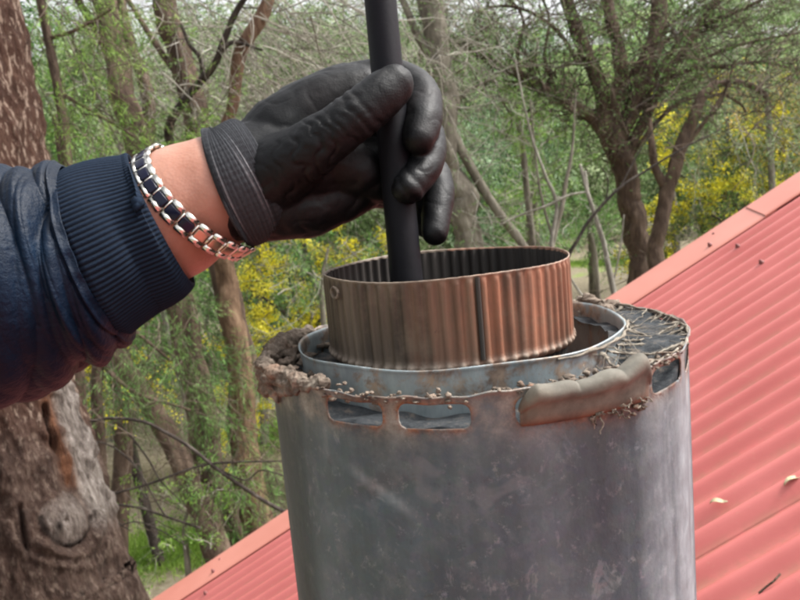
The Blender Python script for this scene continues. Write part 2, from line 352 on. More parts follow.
def sheet(wl, k):            # a sheet laps its neighbour at wl and runs towards the camera side
    n0 = max(0, int(math.ceil((wl - (w_out - .02)) / PW * 12))) if wl > w_out - .02 else 0
    nw = 12 * 10 + 8 - n0; mb = MB(); us = np.linspace(u_ridge, u_eave, 60)
    wi = wl + .012 - (np.arange(nw + 1) + n0) / 12 * PW
    ph = (wl - wi) / PW * 2 * math.pi
    hh = .0095 * np.cos(ph) + .0012 + .0008 * (k % 2)
    hh[:4] += np.array([.0045, .003, .0015, .0005])
    V = RP(0, 0)[None, None] + us[:, None, None] * rv + wi[None, :, None] * rw + (hh[None, :, None] + .0012 * np.sin(us * 1.7 + k)[:, None, None]) * rn_
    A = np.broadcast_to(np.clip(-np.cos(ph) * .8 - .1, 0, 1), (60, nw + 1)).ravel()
    mb.add(V.reshape(-1, 3), grid_quads(60, nw + 1, False), A=A); o = mb.build('corrugated_sheet', M['roof'], house)
    sd = o.modifiers.new('thickness', 'SOLIDIFY'); sd.thickness = .0009; sd.offset = -1
    return o
def screw_mesh():
    mb = MB(); mb.add(*tube(np.array([[0, 0, -.004], [0, 0, .001]]), .0085, 10, True)); mb.add(*tube(np.array([[0, 0, .0], [0, 0, .008]]), .0052, 6, True)); return mb.mesh('screw')
scm = screw_mesh(); scm.materials.append(M['screw'])
def screw(parent, u, w_, h):
    o = bpy.data.objects.new('screw', scm); COL.objects.link(o); o.parent = parent
    o.location = Vector(RP(u, w_, h) - np.array(parent['_o'])); o.rotation_euler = Vector(rn_).to_track_quat('Z', 'Y').to_euler()
sheets = []
k = 0; wl = w_lap1 + PW * 20; w_in = uv(roofpt(700, 264))[1]; w_out = uv(roofpt(700, 243))[1]
while wl > w_lap1 - 4.0:
    if wl - PW * 10 < w_out - .05: sheets.append((sheet(wl, k), wl))
    wl -= PW * 10; k += 1
# screw rows across the ribs
us_rows = [uv(roofpt(753, 259))[0], uv(roofpt(753, 259))[0] + 1.15, uv(roofpt(753, 259))[0] - 1.15, uv(roofpt(753, 259))[0] + 2.3]
for sh, wl in sheets:
    for u in us_rows:
        for j in (1, 4, 7):
            if wl - j * PW < w_edge - .02 and wl - j * PW > w_lap1 - 1.4: screw(sh, u + .01 * random.uniform(-1, 1), wl - j * PW, .0105)
# barge flashing: two lapped lengths
def barge(u0, u1, lift, wid):
    mb = MB(); prof = [(-wid, .011), (-wid, .0145), (-wid + .01, .0175), (-.02, .021), (-.004, .0215), (.0, .018), (.002, .005), (.002, -.13), (.008, -.138)]
    us = np.linspace(u0, u1, 24); V = np.array([[RP(u, w_edge + wid + a, b + lift + .0015 * math.sin(u * 2.3)) for a, b in prof] for u in us])
    mb.add(V.reshape(-1, 3), grid_quads(24, len(prof), False)); o = mb.build('barge_flashing', M['barge'], house, smoothf=False)
    sd = o.modifiers.new('thickness', 'SOLIDIFY'); sd.thickness = .001; return o
wid = uv(roofpt(700, 243))[1] - uv(roofpt(700, 264))[1]
w_edge = uv(roofpt(700, 264))[1]
ul = uv(roofpt(768, 214))[0]
b1 = barge(ul - .02, u_eave, .0, wid); b2 = barge(u_ridge, ul + .02, .0036, wid - .012)
screw(b1, uv(roofpt(712, 249))[0], w_edge + .05, .018); screw(b1, uv(roofpt(215, 578))[0], w_edge + .05, .018)
# gable wall below and eave fascia, so the roof has a building under it
mb = MB(); pa, pb = RP(u_eave - .35, w_edge + wid - .05, -.15), RP(u_ridge, w_edge + wid - .05, -.15)
kb = 26
for i in range(kb):
    za, zb = i * .2, i * .2 + .215
    t0 = 0.0
    def clipx(z):  # the wall stays under the rake
        t = (z - pa[2]) / (pb[2] - pa[2]); return max(0, min(1, t))
    tz = clipx(zb + .05)
    if tz >= 1: break
    q0 = pa + (pb - pa) * tz; q1 = pb
    off = np.array([rw[0], rw[1], 0]); off /= np.linalg.norm(off)
    V = [(q0[0], q0[1], za), (q1[0], q1[1], za), (q1[0], q1[1], zb), (q0[0], q0[1], zb)]
    Vn = [np.array(p) + off * (.02 if j < 2 else .004) for j, p in enumerate(V)] + [np.array(p) - off * .02 for p in V]
    m2 = MB(); m2.add(Vn, [(0, 1, 2, 3), (7, 6, 5, 4), (0, 4, 5, 1), (3, 2, 6, 7), (0, 3, 7, 4), (1, 5, 6, 2)]); m2.build('weatherboard', M['board'], house, smoothf=False)

# debris on the roof
def leaf_obj(px, py, ln, wd, ang, label):
    p = roofpt(px, py) + rn_ * .012; mb = MB(); nn = 9
    d = math.cos(ang) * rv + math.sin(ang) * rw; s_ = np.cross(rn_, d); V = []
    for i in range(nn):
        t = i / (nn - 1); ww = wd * math.sin(math.pi * min(1, t * .9 + .06)) * .5
        for k_, q in enumerate((-1, -.4, .4, 1)): V.append(d * (t - .5) * ln + s_ * ww * q + rn_ * (.004 * abs(q) + .005 * math.sin(t * 5)))
    mb.add(np.array(V) + p, grid_quads(nn, 4, False)); o = mb.build('fallen_leaf', M['dryleaf'], origin=p); sd = o.modifiers.new('t', 'SOLIDIFY'); sd.thickness = .0006
    tag(o, label, 'leaf', 'dry leaves on the roof')
leaf_obj(722, 507, .035, .011, math.pi + .5, 'pale dry leaf on the red roof just right of the grey flue')
leaf_obj(797, 485, .04, .012, math.pi - .15, 'pale dry leaf caught in the sheet lap at the right edge of the roof')
mb = MB(); Pp = np.array([roofpt(763, 598) + rn_ * .012, roofpt(772, 592) + rn_ * .014, roofpt(779, 588) + rn_ * .016, roofpt(784, 580) + rn_ * .013]); mb.add(*tube(catmull(Pp, 10), .0018, 6))
tag(mb.build('fallen_twig', M['bark_brown'], origin=Pp[0]), 'short brown curved twig lying low on the red roof', 'twig')

# ------------------------------------------------------------------ flue
RING = at(474, 337, .492); RZ = RING[2]
def foot(c):
    t = ((P0r - c) @ rn_) / rn_[2]; return c[2] + t
casing = thing('flue_casing', (RING[0], RING[1], foot(RING) + .02), 'weathered grey galvanised outer flue casing with slotted rusty rim', 'flue casing')
# angle phi measured from the direction toward the camera, positive to the right
tc_ = -np.array([RING[0], RING[1]]); tc_ = tc_ / np.linalg.norm(tc_); ph0 = math.atan2(tc_[1], tc_[0])
def cyl(c, r, phi, z): a = ph0 + phi; return np.stack([c[0] + r * np.cos(a), c[1] + r * np.sin(a), z + 0 * a], -1)
NTH = 1440; zt = np.concatenate([np.arange(0, .030, .0006), np.arange(.030, .12, .003), np.linspace(.12, RZ - foot(RING) + .12, 30)])
phi = (np.arange(NTH) / NTH * 2 - 1) * math.pi; PH, ZZ = np.meshgrid(phi, zt)
R1 = .125
cents = [R_(a) for a in (-10, 15.5, 33, 51, -30, -70, -90, -110, -130, -150, -170, 71, 91, 111, 131, 151, 171)]
def slot_sdf(PH, ZZ):
    best = np.full(PH.shape, 9.0)
    for c in cents:
        dx = (PH - c + math.pi) % (2 * math.pi) - math.pi; x = np.abs(dx * R1) - (.0175 - .0045); y = np.abs(ZZ - .0098) - (.0062 - .0045)
        d = np.hypot(np.maximum(x, 0), np.maximum(y, 0)) + np.minimum(np.maximum(x, y), 0) - .0045
        best = np.minimum(best, d)
    return best
sd_ = slot_sdf(PH, ZZ)
# snap vertices that lie close to a slot outline on to it
gx = (slot_sdf(PH + 1e-3, ZZ) - slot_sdf(PH - 1e-3, ZZ)) / (2e-3 * R1); gz = (slot_sdf(PH, ZZ + 1e-4) - slot_sdf(PH, ZZ - 1e-4)) / 2e-4
near = np.abs(sd_) < .00034
PH2 = np.where(near, PH - sd_ * gx / R1, PH); ZZ2 = np.where(near, ZZ - sd_ * gz, ZZ)
def wob(P, Z):
    return (.0006 * np.sin(3 * P + 1) + .0005 * np.sin(7 * P + 2) + .0004 * np.sin(19 * P) * np.exp(-Z / .02)
            - .0016 * np.exp(-(((P + .42) * R1 + 2.0 * (Z - .05) * .6) / .012) ** 2 - ((Z - .052) / .009) ** 2))
rr = R1 + wob(PH2, ZZ2) + .0012 * np.exp(-ZZ2 / .0012)
rimz = .0009 * np.sin(PH2 * 5 + .4) + .0006 * np.sin(PH2 * 17) + .0004 * np.sin(PH2 * 41)
V = cyl(RING, rr, PH2, RZ - ZZ2 + rimz * np.exp(-ZZ2 / .006))
q = grid_quads(len(zt), NTH, True); sc = sd_.ravel()[q].mean(1); q = q[sc > .00005]
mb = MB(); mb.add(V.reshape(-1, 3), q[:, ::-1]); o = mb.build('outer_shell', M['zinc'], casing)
me = o.data
def setattr_(me, name, arr):
    a = me.attributes.new(name, 'FLOAT', 'POINT'); a.data.foreach_set('value', np.asarray(arr, np.float32).ravel())
lf = .5 + .5 * np.sin(PH * 9 + 1.3) * np.sin(PH * 4.1)
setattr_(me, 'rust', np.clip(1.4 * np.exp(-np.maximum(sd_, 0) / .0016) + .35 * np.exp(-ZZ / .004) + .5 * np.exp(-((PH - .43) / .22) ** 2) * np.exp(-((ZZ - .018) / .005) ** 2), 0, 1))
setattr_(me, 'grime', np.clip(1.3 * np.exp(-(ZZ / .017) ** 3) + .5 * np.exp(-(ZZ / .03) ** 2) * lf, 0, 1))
setattr_(me, 'chalk_lit', np.clip(.95 * smooth(.55, .95, PH) + .5 * np.exp(-((PH - .25) / .35) ** 2) * np.exp(-(ZZ / .022) ** 2) + .22 + 1.1 * np.exp(-((ZZ - .050 - .55 * (PH + .42) * R1) / .0028) ** 2 - ((PH + .42) * R1 / .017) ** 2), 0, 1))  # chalk streaks and scratch, with the brighter lit right side painted in
setattr_(me, 'stain_shade', np.clip(.75 * smooth(-.6, -1.1, PH) + .55 * np.exp(-((PH - .45) / .22) ** 2) * np.exp(-((ZZ - .06) / .04) ** 2) + .15, 0, 1))  # left term paints the shaded side dark, the rest is stain
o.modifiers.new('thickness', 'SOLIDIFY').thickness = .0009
# middle casing
MID = at(460, 328.5, .490); MID[2] = max(MID[2], RZ + .003); R2 = .0975
zs = np.concatenate([np.linspace(0, .03, 24), np.linspace(.035, .45, 20)]); P2 = (np.arange(512) / 512 * 2 - 1) * math.pi; PHm, Zm = np.meshgrid(P2, zs)
V = cyl(MID, R2 + .0006 * np.sin(PHm * 3) + .0009 * np.exp(-Zm / .001), PHm, MID[2] - Zm + .0007 * np.sin(PHm * 7) * np.exp(-Zm / .004))
mb = MB(); mb.add(V.reshape(-1, 3), grid_quads(len(zs), 512)[:, ::-1]); o = mb.build('middle_casing', M['pale_zinc'], casing); o.modifiers.new('thickness', 'SOLIDIFY').thickness = .0008
# bent-out flap over one slot
mb = MB(); nu, prof = 90, [(.0002, -.0160), (.0016, -.0158), (.0026, -.0140), (.0034, -.0105), (.0042, -.0065), (.0056, -.0040), (.0078, -.0028), (.0086, -.0008), (.0078, .0014), (.0056, .0026), (.0030, .0026), (.0008, .0012), (-.0006, -.001), (-.0014, -.004)]
us = np.linspace(R_(8.5), R_(41), nu); VV = []; AA = []
for u in us:
    t = (u - us[0]) / (us[-1] - us[0]); e = min(1, math.sin(math.pi * min(max(t, 0), 1)) * 3.2) ** .5
    lob = .0025 * (abs(math.sin(t ** 1.15 * math.pi * 3.0 + .12)) ** .6 - .6) + .0006 * math.sin(t * 23) + .0050 * smooth(.45, .95, t) - .0012
    for k_, (a, b) in enumerate(prof):
        f_ = max(0, k_ - 3) / 5; f_ = min(f_, 1); dent = -.0010 * math.exp(-((b + .001 - .002 * math.sin(t * 6)) / .0011) ** 2)
        zz = b * (e if b > -.010 else 1) + lob * f_ * e - (.010 * (1 - e) if b > -.01 else 0)
        VV.append(cyl(RING, R1 + (a + dent) * (.15 + .85 * e) * (1 + .12 * math.sin(t * 11 + 1)), np.array(u), RZ + zz)); AA.append(1.0 if k_ < 2 else (.45 if k_ == 2 else (.35 if t > .93 or t < .04 else 0)))
mb.add(np.array(VV).reshape(-1, 3), grid_quads(nu, len(prof), False), A=np.array(AA)); o = mb.build('bent_flap', M['flap'], casing); o['label'] = 'bent-out wavy metal flap over the slot on the right of the rim'
sd = o.modifiers.new('thickness', 'SOLIDIFY'); sd.thickness = .0012
ss = o.modifiers.new('sub', 'SUBSURF'); ss.levels = 1; ss.render_levels = 1
# roof boot at the foot (below the frame)
mb = MB(); zb = foot(RING); V = []
for i, (r, h) in enumerate([(.24, -.02), (.19, .02), (.15, .09), (.129, .13), (.127, .17)]): V.append(cyl(RING, r, P2[::8], zb + h))
V = np.array(V)
for j in range(V.shape[1]):
    p = V[0][j]; t = ((P0r - p) @ rn_) / rn_[2]; V[0][j][2] = p[2] + t + .012
    p = V[1][j]; t = ((P0r - p) @ rn_) / rn_[2]; V[1][j][2] = p[2] + t + .02
mb.add(V.reshape(-1, 3), grid_quads(5, 64)[:, ::-1]); mb.build('roof_boot', M['soot'], casing)
# dust bed between the casings
mb = MB(); rs = np.linspace(.080, .1236, 24); pp = (np.arange(300) / 300 * 2 - 1) * math.pi; V = []
for i, r in enumerate(rs):
    z = RZ - .0150 + .0014 * np.sin(pp * 5 + r * 90) * np.sin(pp * 13 + 1) + .0006 * np.sin(pp * 27 + r * 300) + .009 * np.exp(-((pp + 1.5) / .5) ** 2) - .002 * np.exp(-((pp - .05) / .75) ** 4) + .0125 * smooth(.85, 1.2, pp)
    V.append(cyl(RING, r, pp, z))
mb2 = MB(); V = np.array(V)
V[:, :, 2] -= 0; sk_ = V[-1].copy(); sk_[:, :2] = RING[:2] + (sk_[:, :2] - RING[:2]) * .965; sk_[:, 2] -= .05; V = np.concatenate([V, sk_[None]]); mb.add(V.reshape(-1, 3), grid_quads(25, 300)); bed = mb.build('dust_bed', M['dust'], casing); bed['kind'] = 'stuff'

# inner fluted pipe
PIPE = at(445, 262, .487); R3 = .0742; NF = 66
pipe = thing('flue_pipe', (PIPE[0], PIPE[1], PIPE[2] - .5), 'rusty fluted inner flue pipe standing loose in the casing', 'flue pipe')
HP = .0505
zs = np.concatenate([np.linspace(0, .004, 6), np.linspace(.005, HP - .006, 22), np.linspace(HP - .005, HP + .002, 12), np.linspace(HP + .004, .35, 8)])
PP = (np.arange(NF * 14) / (NF * 14) * 2 - 1) * math.pi; PH, ZZ = np.meshgrid(PP, zs)
fl = np.cos(PH * NF) ; fl = np.sign(fl) * np.abs(fl) ** .7
amp = .00082 * smooth(0, .004, ZZ) * (1 - smooth(HP, HP + .01, ZZ) * .4)
r = R3 + fl * amp * (1 + .4 * np.sin(PH * 7)) + .0005 * np.sin(PH * 2 + 1)
r = r + .0011 * np.exp(-((ZZ - HP + .0035) / .0016) ** 2) * (1 + .08 * np.cos(PH * NF)) - .0052 * smooth(HP - .0015, HP + .0015, ZZ) + .0005 * np.exp(-ZZ / .0007)
V = cyl(PIPE, r, PH, PIPE[2] - ZZ + .0005 * np.sin(PH * 4))
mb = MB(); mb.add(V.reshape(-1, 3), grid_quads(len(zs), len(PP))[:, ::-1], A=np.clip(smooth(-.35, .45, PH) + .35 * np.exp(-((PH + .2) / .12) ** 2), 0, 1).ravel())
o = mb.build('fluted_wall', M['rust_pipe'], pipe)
setattr_(o.data, 'edge', np.clip(.8 * np.exp(-((ZZ - HP + .004) / .0022) ** 2) * (.75 + .25 * np.cos(PH * NF)) + .5 * np.exp(-(ZZ / .0008)), 0, 1))
sd = o.modifiers.new('thickness', 'SOLIDIFY'); sd.thickness = .0007; sd.offset = -1
# sooty lining inside
zl = np.linspace(.0012, .40, 12); PH, ZZ = np.meshgrid(PP, zl); fl = np.cos(PH * NF)
fl = np.sign(fl) * np.abs(fl) ** .7
V = cyl(PIPE, R3 - .0014 + fl * .00082 * (1 + .4 * np.sin(PH * 7)) * (ZZ < .06) + .0005 * np.sin(PH * 2 + 1) - .0052 * smooth(HP - .003, HP + .001, ZZ), PH, PIPE[2] - ZZ)
mb = MB(); mb.add(V.reshape(-1, 3), grid_quads(len(zl), len(PP))); mb.build('sooty_lining', M['soot'], pipe)
# lock seam
sp_ = R_(14); mb = MB(); V = []
for z in np.linspace(.0005, HP - .006, 12):
    for a, rr_ in ((-.018, .0004), (-.016, .0017), (0, .0022), (.013, .0018), (.016, .0004)): V.append(cyl(PIPE, R3 + rr_, np.array(sp_ + a), PIPE[2] - z))
mb.add(np.array(V).reshape(-1, 3), grid_quads(12, 5, False), A=.1); o = mb.build('lock_seam', M['soot'], pipe)
# small welded tab at upper left
mb = MB(); ring = []
for i in range(13):
    a = i / 12 * 2 * math.pi; ring.append(cyl(PIPE, R3 + .0022, np.array(R_(-54) + .055 * math.cos(a)), PIPE[2] - .007 + .0030 * math.sin(a)))
mb.add(*tube(np.array(ring), .0009, 6, False)); mb.build('rivet_ring', M['mud'], pipe)

# rod
ra, rb = at(341, -420, .485), at(408.5, 300, .478); dr = (rb - ra) / np.linalg.norm(rb - ra)
P = np.array([ra + dr * t for t in np.linspace(0, 1.0, 60)]); mb = MB(); mb.add(*tube(P, .0097 + .0006 * smooth(.35, .6, np.linspace(0, 1, 60)), 24)); rod = mb.build('cleaning_rod', M['rod'], origin=P[-1])
tag(rod, 'long black rod gripped by the glove and reaching down into the flue pipe', 'rod')

# mud clump, rim debris, cobweb
def lumps(specs, disp=.35, sub=3):
    mb = MB()
    for p, r, st in specs:
        bm = bmesh.new(); bmesh.ops.create_icosphere(bm, subdivisions=sub, radius=1)
        off = Vector((random.uniform(-50, 50),) * 3); vs = []
        ax = [RNG.uniform(.6, 1.4) for _ in range(3)]
        for v_ in bm.verts:
            c = v_.co; k_ = 1 + disp * mnoise.fractal(c * 1.7 + off, .9, 2, 4) * 1.6
            vs.append([c.x * r * k_ * ax[0] * st[0], c.y * r * k_ * ax[1] * st[1], c.z * r * k_ * ax[2] * st[2]])
        mb.add(np.array(vs) + p, T=[[v_.index for v_ in f_.verts] for f_ in bm.faces]); bm.free()
    return mb
sp = []
for i in range(60):
    t = i / 59; ph_ = R_(-112 + 72 * t); drop = math.sin(math.pi * min(1, max(0, (t - .15) / .8)))
    for q_ in range(3):
        sp.append((cyl(RING, R1 - .004 * (1 - drop) + .0035 * drop + random.uniform(-.002, .002), np.array(ph_ + random.uniform(-.02, .02)), RZ + .001 - .006 * q_ * drop + random.uniform(-.0015, .0015)), random.uniform(.0036, .0052) * (1 - .3 * t) * (.8 + .35 * math.sin(i * .9) ** 2), (1, 1, 1)))
o = lumps(sp, .22, 3).build('mud_clump', M['mud'], origin=cyl(RING, R1, np.array(R_(-70)), RZ)); tag(o, 'crumbly brown mud clump hanging over the left of the casing rim', 'mud clump')
rmd = o.modifiers.new('fuse', 'REMESH'); rmd.mode = 'VOXEL'; rmd.voxel_size = .0008; rmd.use_smooth_shade = True; sm_ = o.modifiers.new('soften', 'SMOOTH'); sm_.factor = .6; sm_.iterations = 8; ROUGH = [o]
sp = []
def deb(n_, phr, rr0, zr, sr):
    for i in range(n_):
        sp.append((cyl(RING, random.uniform(*rr0), np.array(R_(random.uniform(*phr))), RZ + random.uniform(*zr)), random.uniform(*sr), (1.2, 1.2, .7)))
deb(90, (-180, -60), (.103, .124), (-.010, .001), (.002, .0045)); deb(90, (-60, 60), (.112, .1245), (-.006, .0006), (.0006, .0016))
deb(110, (-40, 60), (.1235, .1268), (-.003, .0014), (.0004, .0013)); deb(30, (60, 180), (.103, .124), (-.012, -.004), (.0008, .0022)); deb(36, (120, 180), (.100, .126), (-.004, .004), (.003, .005))
deb(14, (24, 42), (.1262, .1285), (-.021, -.014), (.0008, .002)); deb(40, (2, 42), (.121, .1262), (-.001, .0028), (.0008, .0022))
o = lumps(sp, .5, 2).build('rim_debris', M['mud'], origin=RING); tag(o, 'crumbs of dirt and rust scattered along the casing rim', 'debris', kind='stuff')
# cobweb threads across the right gap
mb = MB(); Pw = []
for i in range(110):
    c0 = random.uniform(38, 172); a0 = R_(c0); a1 = R_(c0 + random.choice((-22, 0, 18)) + random.gauss(0, 9)); z0, z1 = RZ + random.uniform(-.006, .006), RZ + random.uniform(-.005, .002)
    p0, p1 = cyl(MID, R2 + .001, np.array(a0), z0), cyl(RING, R1 - .001, np.array(a1), z1)
    t = np.linspace(0, 1, 9)[:, None]; p = p0 * (1 - t) + p1 * t; p[:, 2] -= .006 * np.sin(t[:, 0] * math.pi) * random.random(); p += RNG.normal(0, .0007, p.shape); Pw.append(p)
Pw = np.array(Pw); rad = np.full((110, 9), .00013) * RNG.choice([.6, 1, 1.6, 2.4], (110, 1), p=[.45, .35, .14, .06]) * (1 + .6 * np.sin(np.linspace(0, 9, 9)))[None]
mb.add(*tubes_batch(Pw, rad, 5)); fz = []
for (a0, a1, wd_) in ((48, 40, .0035), (52, 66, .0042), (66, 92, .003), (84, 76, .0035), (90, 104, .0022), (104, 92, .0045), (118, 124, .004), (126, 112, .005), (140, 150, .005), (98, 70, .0018), (60, 86, .0016)):
    nn_ = 26; t = np.linspace(0, 1, nn_); p0 = cyl(MID, R2 + .001, np.array(R_(a0)), RZ + .001); p1 = cyl(RING, R1 - .0006, np.array(R_(a1)), RZ - .0005)
    c_ = p0 * (1 - t[:, None]) + p1 * t[:, None]; c_[:, 2] -= .004 * np.sin(t * math.pi); dd = p1 - p0; sd0 = np.cross(dd / np.linalg.norm(dd), [0, 0, 1.]); sd0 /= np.linalg.norm(sd0)
    c_ = c_ + sd0 * (.0012 * np.sin(t * 11 + a0))[:, None]; ww = wd_ * (.35 + 1.5 * (2 * t - 1) ** 4) * (1 + .3 * np.sin(t * 37 + a0)); hh_ = .0009 * (1 + .5 * np.sin(t * 51 + a1))
    ww = ww * .8; hh_ = hh_ * .7; th_ = np.arange(10) / 10 * 2 * math.pi; jit = 1 + .35 * np.sin(th_[None] * 3 + t[:, None] * 60 + a0)
    mb.add((c_[:, None] + sd0 * (ww[:, None] * np.cos(th_) * .5 * jit)[..., None] + np.array([0, 0, 1.]) * (hh_[:, None] * np.sin(th_) * jit)[..., None]).reshape(-1, 3), grid_quads(nn_, 10))
pr = np.linspace(R_(30), R_(178), 220)
for rr_, c_, ce, zo in ((.0011, R1 - .0008, RING, .0), (.0013, R2 + .0012, MID, -.0006)):
    pts = cyl(ce, c_ + .0004 * np.sin(pr * 40), pr, (RZ if ce is RING else MID[2] - .0015) + zo + .0004 * np.sin(pr * 27)); mb.add(*tube(pts, rr_ * (.45 + .55 * np.abs(np.sin(pr * 23) * np.sin(pr * 9 + 1))), 7))
for i in range(26):   # dirty lint strands hanging below the flap
    b = cyl(RING, R1 + .001, np.array(R_(random.uniform(24, 42))), RZ - .016 + random.uniform(-.002, .002)); fz.append(walk(b[None], np.array([[random.gauss(0, .8), random.gauss(-.3, .5), -.7]]), .012, 9, .7)[0])
mb.add(*tubes_batch(np.array(fz), np.full((26, 9), .0004), 4))
tag(mb.build('cobweb', M['web'], origin=RING), 'dirty cobweb and lint stretched over the gap on the right of the rim', 'cobweb', kind='stuff')

# ------------------------------------------------------------------ person: arm, sleeve, glove
person = thing('person', at(-60, 300, .47), 'person\'s arm in a navy jacket and black glove holding the rod', 'person')
def bake(o):
    dg = bpy.context.evaluated_depsgraph_get(); me = bpy.data.meshes.new_from_object(o.evaluated_get(dg)); o.modifiers.clear(); o.data = me; return me
# forearm skin
P = catmull(cat([(40, 262, .475), (110, 246, .483), (160, 222, .488), (200, 200, .489), (232, 188, .490), (262, 176, .494)]), 60)
def sk(r, t, th): return r * (1 + .05 * np.cos(2 * th + 1.1) + .012 * np.sin(t * 40 + 2 * np.sin(th)) )
mb = MB(); mb.add(*tube(P, np.interp(np.linspace(0, 1, 60), [0, .3, .5, .72, .85, 1], [.043, .041, .0385, .0352, .0325, .028]), 64, True, sk)); arm = mb.build('arm', M['skin'], person); arm['label'] = 'bare wrist between jacket cuff and glove'
# glove
mb = MB()
def cap(path, rads, n_=14, seg=20): mb.add(*tube(catmull(cat(path), n_), np.interp(np.linspace(0, 1, n_), np.linspace(0, 1, len(rads)), rads), seg))
cap([(234, 187, .490), (250, 180, .492), (272, 172, .497)], [.0345, .034, .034])
cap([(262, 150, .500), (300, 112, .510), (345, 86, .518)], [.022, .0175, .0150])      # index metacarpal
cap([(265, 165, .505), (310, 140, .520), (350, 120, .524)], [.022, .017, .0140])
cap([(268, 180, .505), (312, 165, .520), (352, 155, .524)], [.022, .017, .0140])
cap([(262, 195, .500), (305, 190, .512), (350, 188, .520)], [.024, .020, .0155])
cap([(262, 205, .492), (310, 205, .497), (362, 192, .505)], [.022, .0205, .0130])      # heel of the hand
cap([(282, 138, .500), (322, 110, .505), (362, 92, .510)], [.026, .0225, .0165])
cap([(300, 120, .508), (345, 96, .514), (385, 88, .515)], [.023, .020, .0150])
cap([(330, 160, .490), (360, 172, .492), (384, 186, .500)], [.018, .016, .0115])
cap([(275, 175, .485), (320, 170, .492), (360, 165, .506)], [.022, .020, .0110])
cap([(262, 182, .482), (288, 164, .470), (312, 148, .461), (338, 130, .457), (362, 112, .456), (380, 97, .458), (393, 86, .460)], [.024, .020, .0165, .0148, .0138, .0138, .0122])   # thumb
cap([(345, 88, .518), (380, 78, .516), (408, 82, .508), (422, 96, .494), (424, 118, .480), (419, 138, .470)], [.0150, .0128, .0122, .0112, .0118, .0100], 20)   # index
cap([(350, 120, .524), (390, 122, .520), (420, 128, .508), (430, 145, .492), (424, 168, .480), (408, 188, .470)], [.0140, .0120, .0118, .0106, .0112, .0098], 20)   # middle
cap([(352, 155, .524), (395, 158, .522), (428, 168, .512), (439, 188, .500), (437, 212, .490), (435, 233, .482)], [.0140, .0115, .0105, .0100, .0095, .0084], 20)   # ring
cap([(350, 188, .520), (390, 192, .524), (418, 200, .522), (428, 214, .516), (425, 226, .508)], [.0145, .0105, .0095, .0088, .0078], 16)   # little
g = mb.build('glove', M['glove'], person)
rm = g.modifiers.new('r', 'REMESH'); rm.mode = 'VOXEL'; rm.voxel_size = .0011; sm = g.modifiers.new('s', 'SMOOTH'); sm.factor = .5; sm.iterations = 12
me = bake(g); me.polygons.foreach_set('use_smooth', np.ones(len(me.polygons), bool)); me.materials.clear(); me.materials.append(M['glove'])
co = np.empty(len(me.vertices) * 3, np.float32); me.vertices.foreach_get('co', co); co = co.reshape(-1, 3).astype(float); nr = np.empty(len(me.vertices) * 3, np.float32); me.vertices.foreach_get('normal', nr); nr = nr.reshape(-1, 3)
W = co + np.array(g['_o']); d = (W - CAM) @ F; px = (W - CAM) @ RT / d * 800 + 400; py = 300 - (W - CAM) @ UP / d * 800
# wrinkles run across the thumb and the crook of the fingers
tx, ty = (px - 262) * .81 + (182 - py) * .59, (px - 262) * .59 - (182 - py) * .81      # along / across the thumb
nz = np.array([mnoise.fractal(Vector(p) * 38, .8, 2, 3) for p in W]); nb = np.array([mnoise.noise(Vector(p) * 90) for p in W])
front = smooth(.478, .468, d)
wr = np.exp(-((tx - 62) / 46) ** 2) * smooth(-34, -12, ty) * (1 - smooth(30, 60, ty))
ridge = .35 - np.exp(-(np.sin(tx / 6.8 + ty * .04 + nz * 4.2) / .42) ** 2)
ridge2 = np.abs(np.sin(tx / 4.3 - ty * .07 + nz * 5 + 1)) - .5
disp = .0012 * wr * front * ridge + .0005 * wr * front * ridge2 + .0007 * nz + .0002 * nb
disp += .0009 * np.exp(-((tx - 120) / 14) ** 2) * front * (np.abs(np.sin(tx / 3.4 + nz * 2)) - .5)
palm = (px < 385) * smooth(120, 190, py) ; disp += palm * .0008 * (np.abs(np.sin(px / 11 + py / 17 + nz * 2)) - .5)
cr_ = np.array([mnoise.noise(Vector((p[0] * 70, p[1] * 40, p[2] * 70))) for p in W]); disp -= .00035 * np.exp(-(cr_ / .09) ** 2) * (.5 + nz).clip(0, 1)
co += nr * disp[:, None]; me.vertices.foreach_set('co', co.astype(np.float32).ravel()); me.update()
# knit band of the glove
P = catmull(cat([(228, 190, .4897), (238, 186, .490), (250, 180, .492), (262, 175, .494)]), 64)
def kb_(r, t, th): return r * (1 + .012 * np.sin(t * 150) + .018 * np.sin(th * 3 + t * 7) + .006 * np.sin(th * 60) + .02 * np.cos(2 * th + 1))
mb = MB(); V, Q = tube(P, np.interp(np.linspace(0, 1, 64), [0, .1, .8, 1], [.0388, .0385, .0372, .0350]), 160, False, kb_)
A = (np.sin(np.linspace(0, 1, 64) * 150)[:, None] * .12 + .25 + .75 * sum(np.exp(-((np.linspace(0, 1, 64)[:, None] - c_) / .018) ** 2) for c_ in (.18, .45, .52)) * (.5 + .5 * np.cos(np.arange(160) / 160 * 12.56)[None] )); mb.add(V, Q, A=np.clip(A, 0, 1).ravel())
kn = mb.build('knit_cuff', M['knit'], g); kn['label'] = 'charcoal knitted wristband of the glove'; kn.modifiers.new('t', 'SOLIDIFY').thickness = .0018
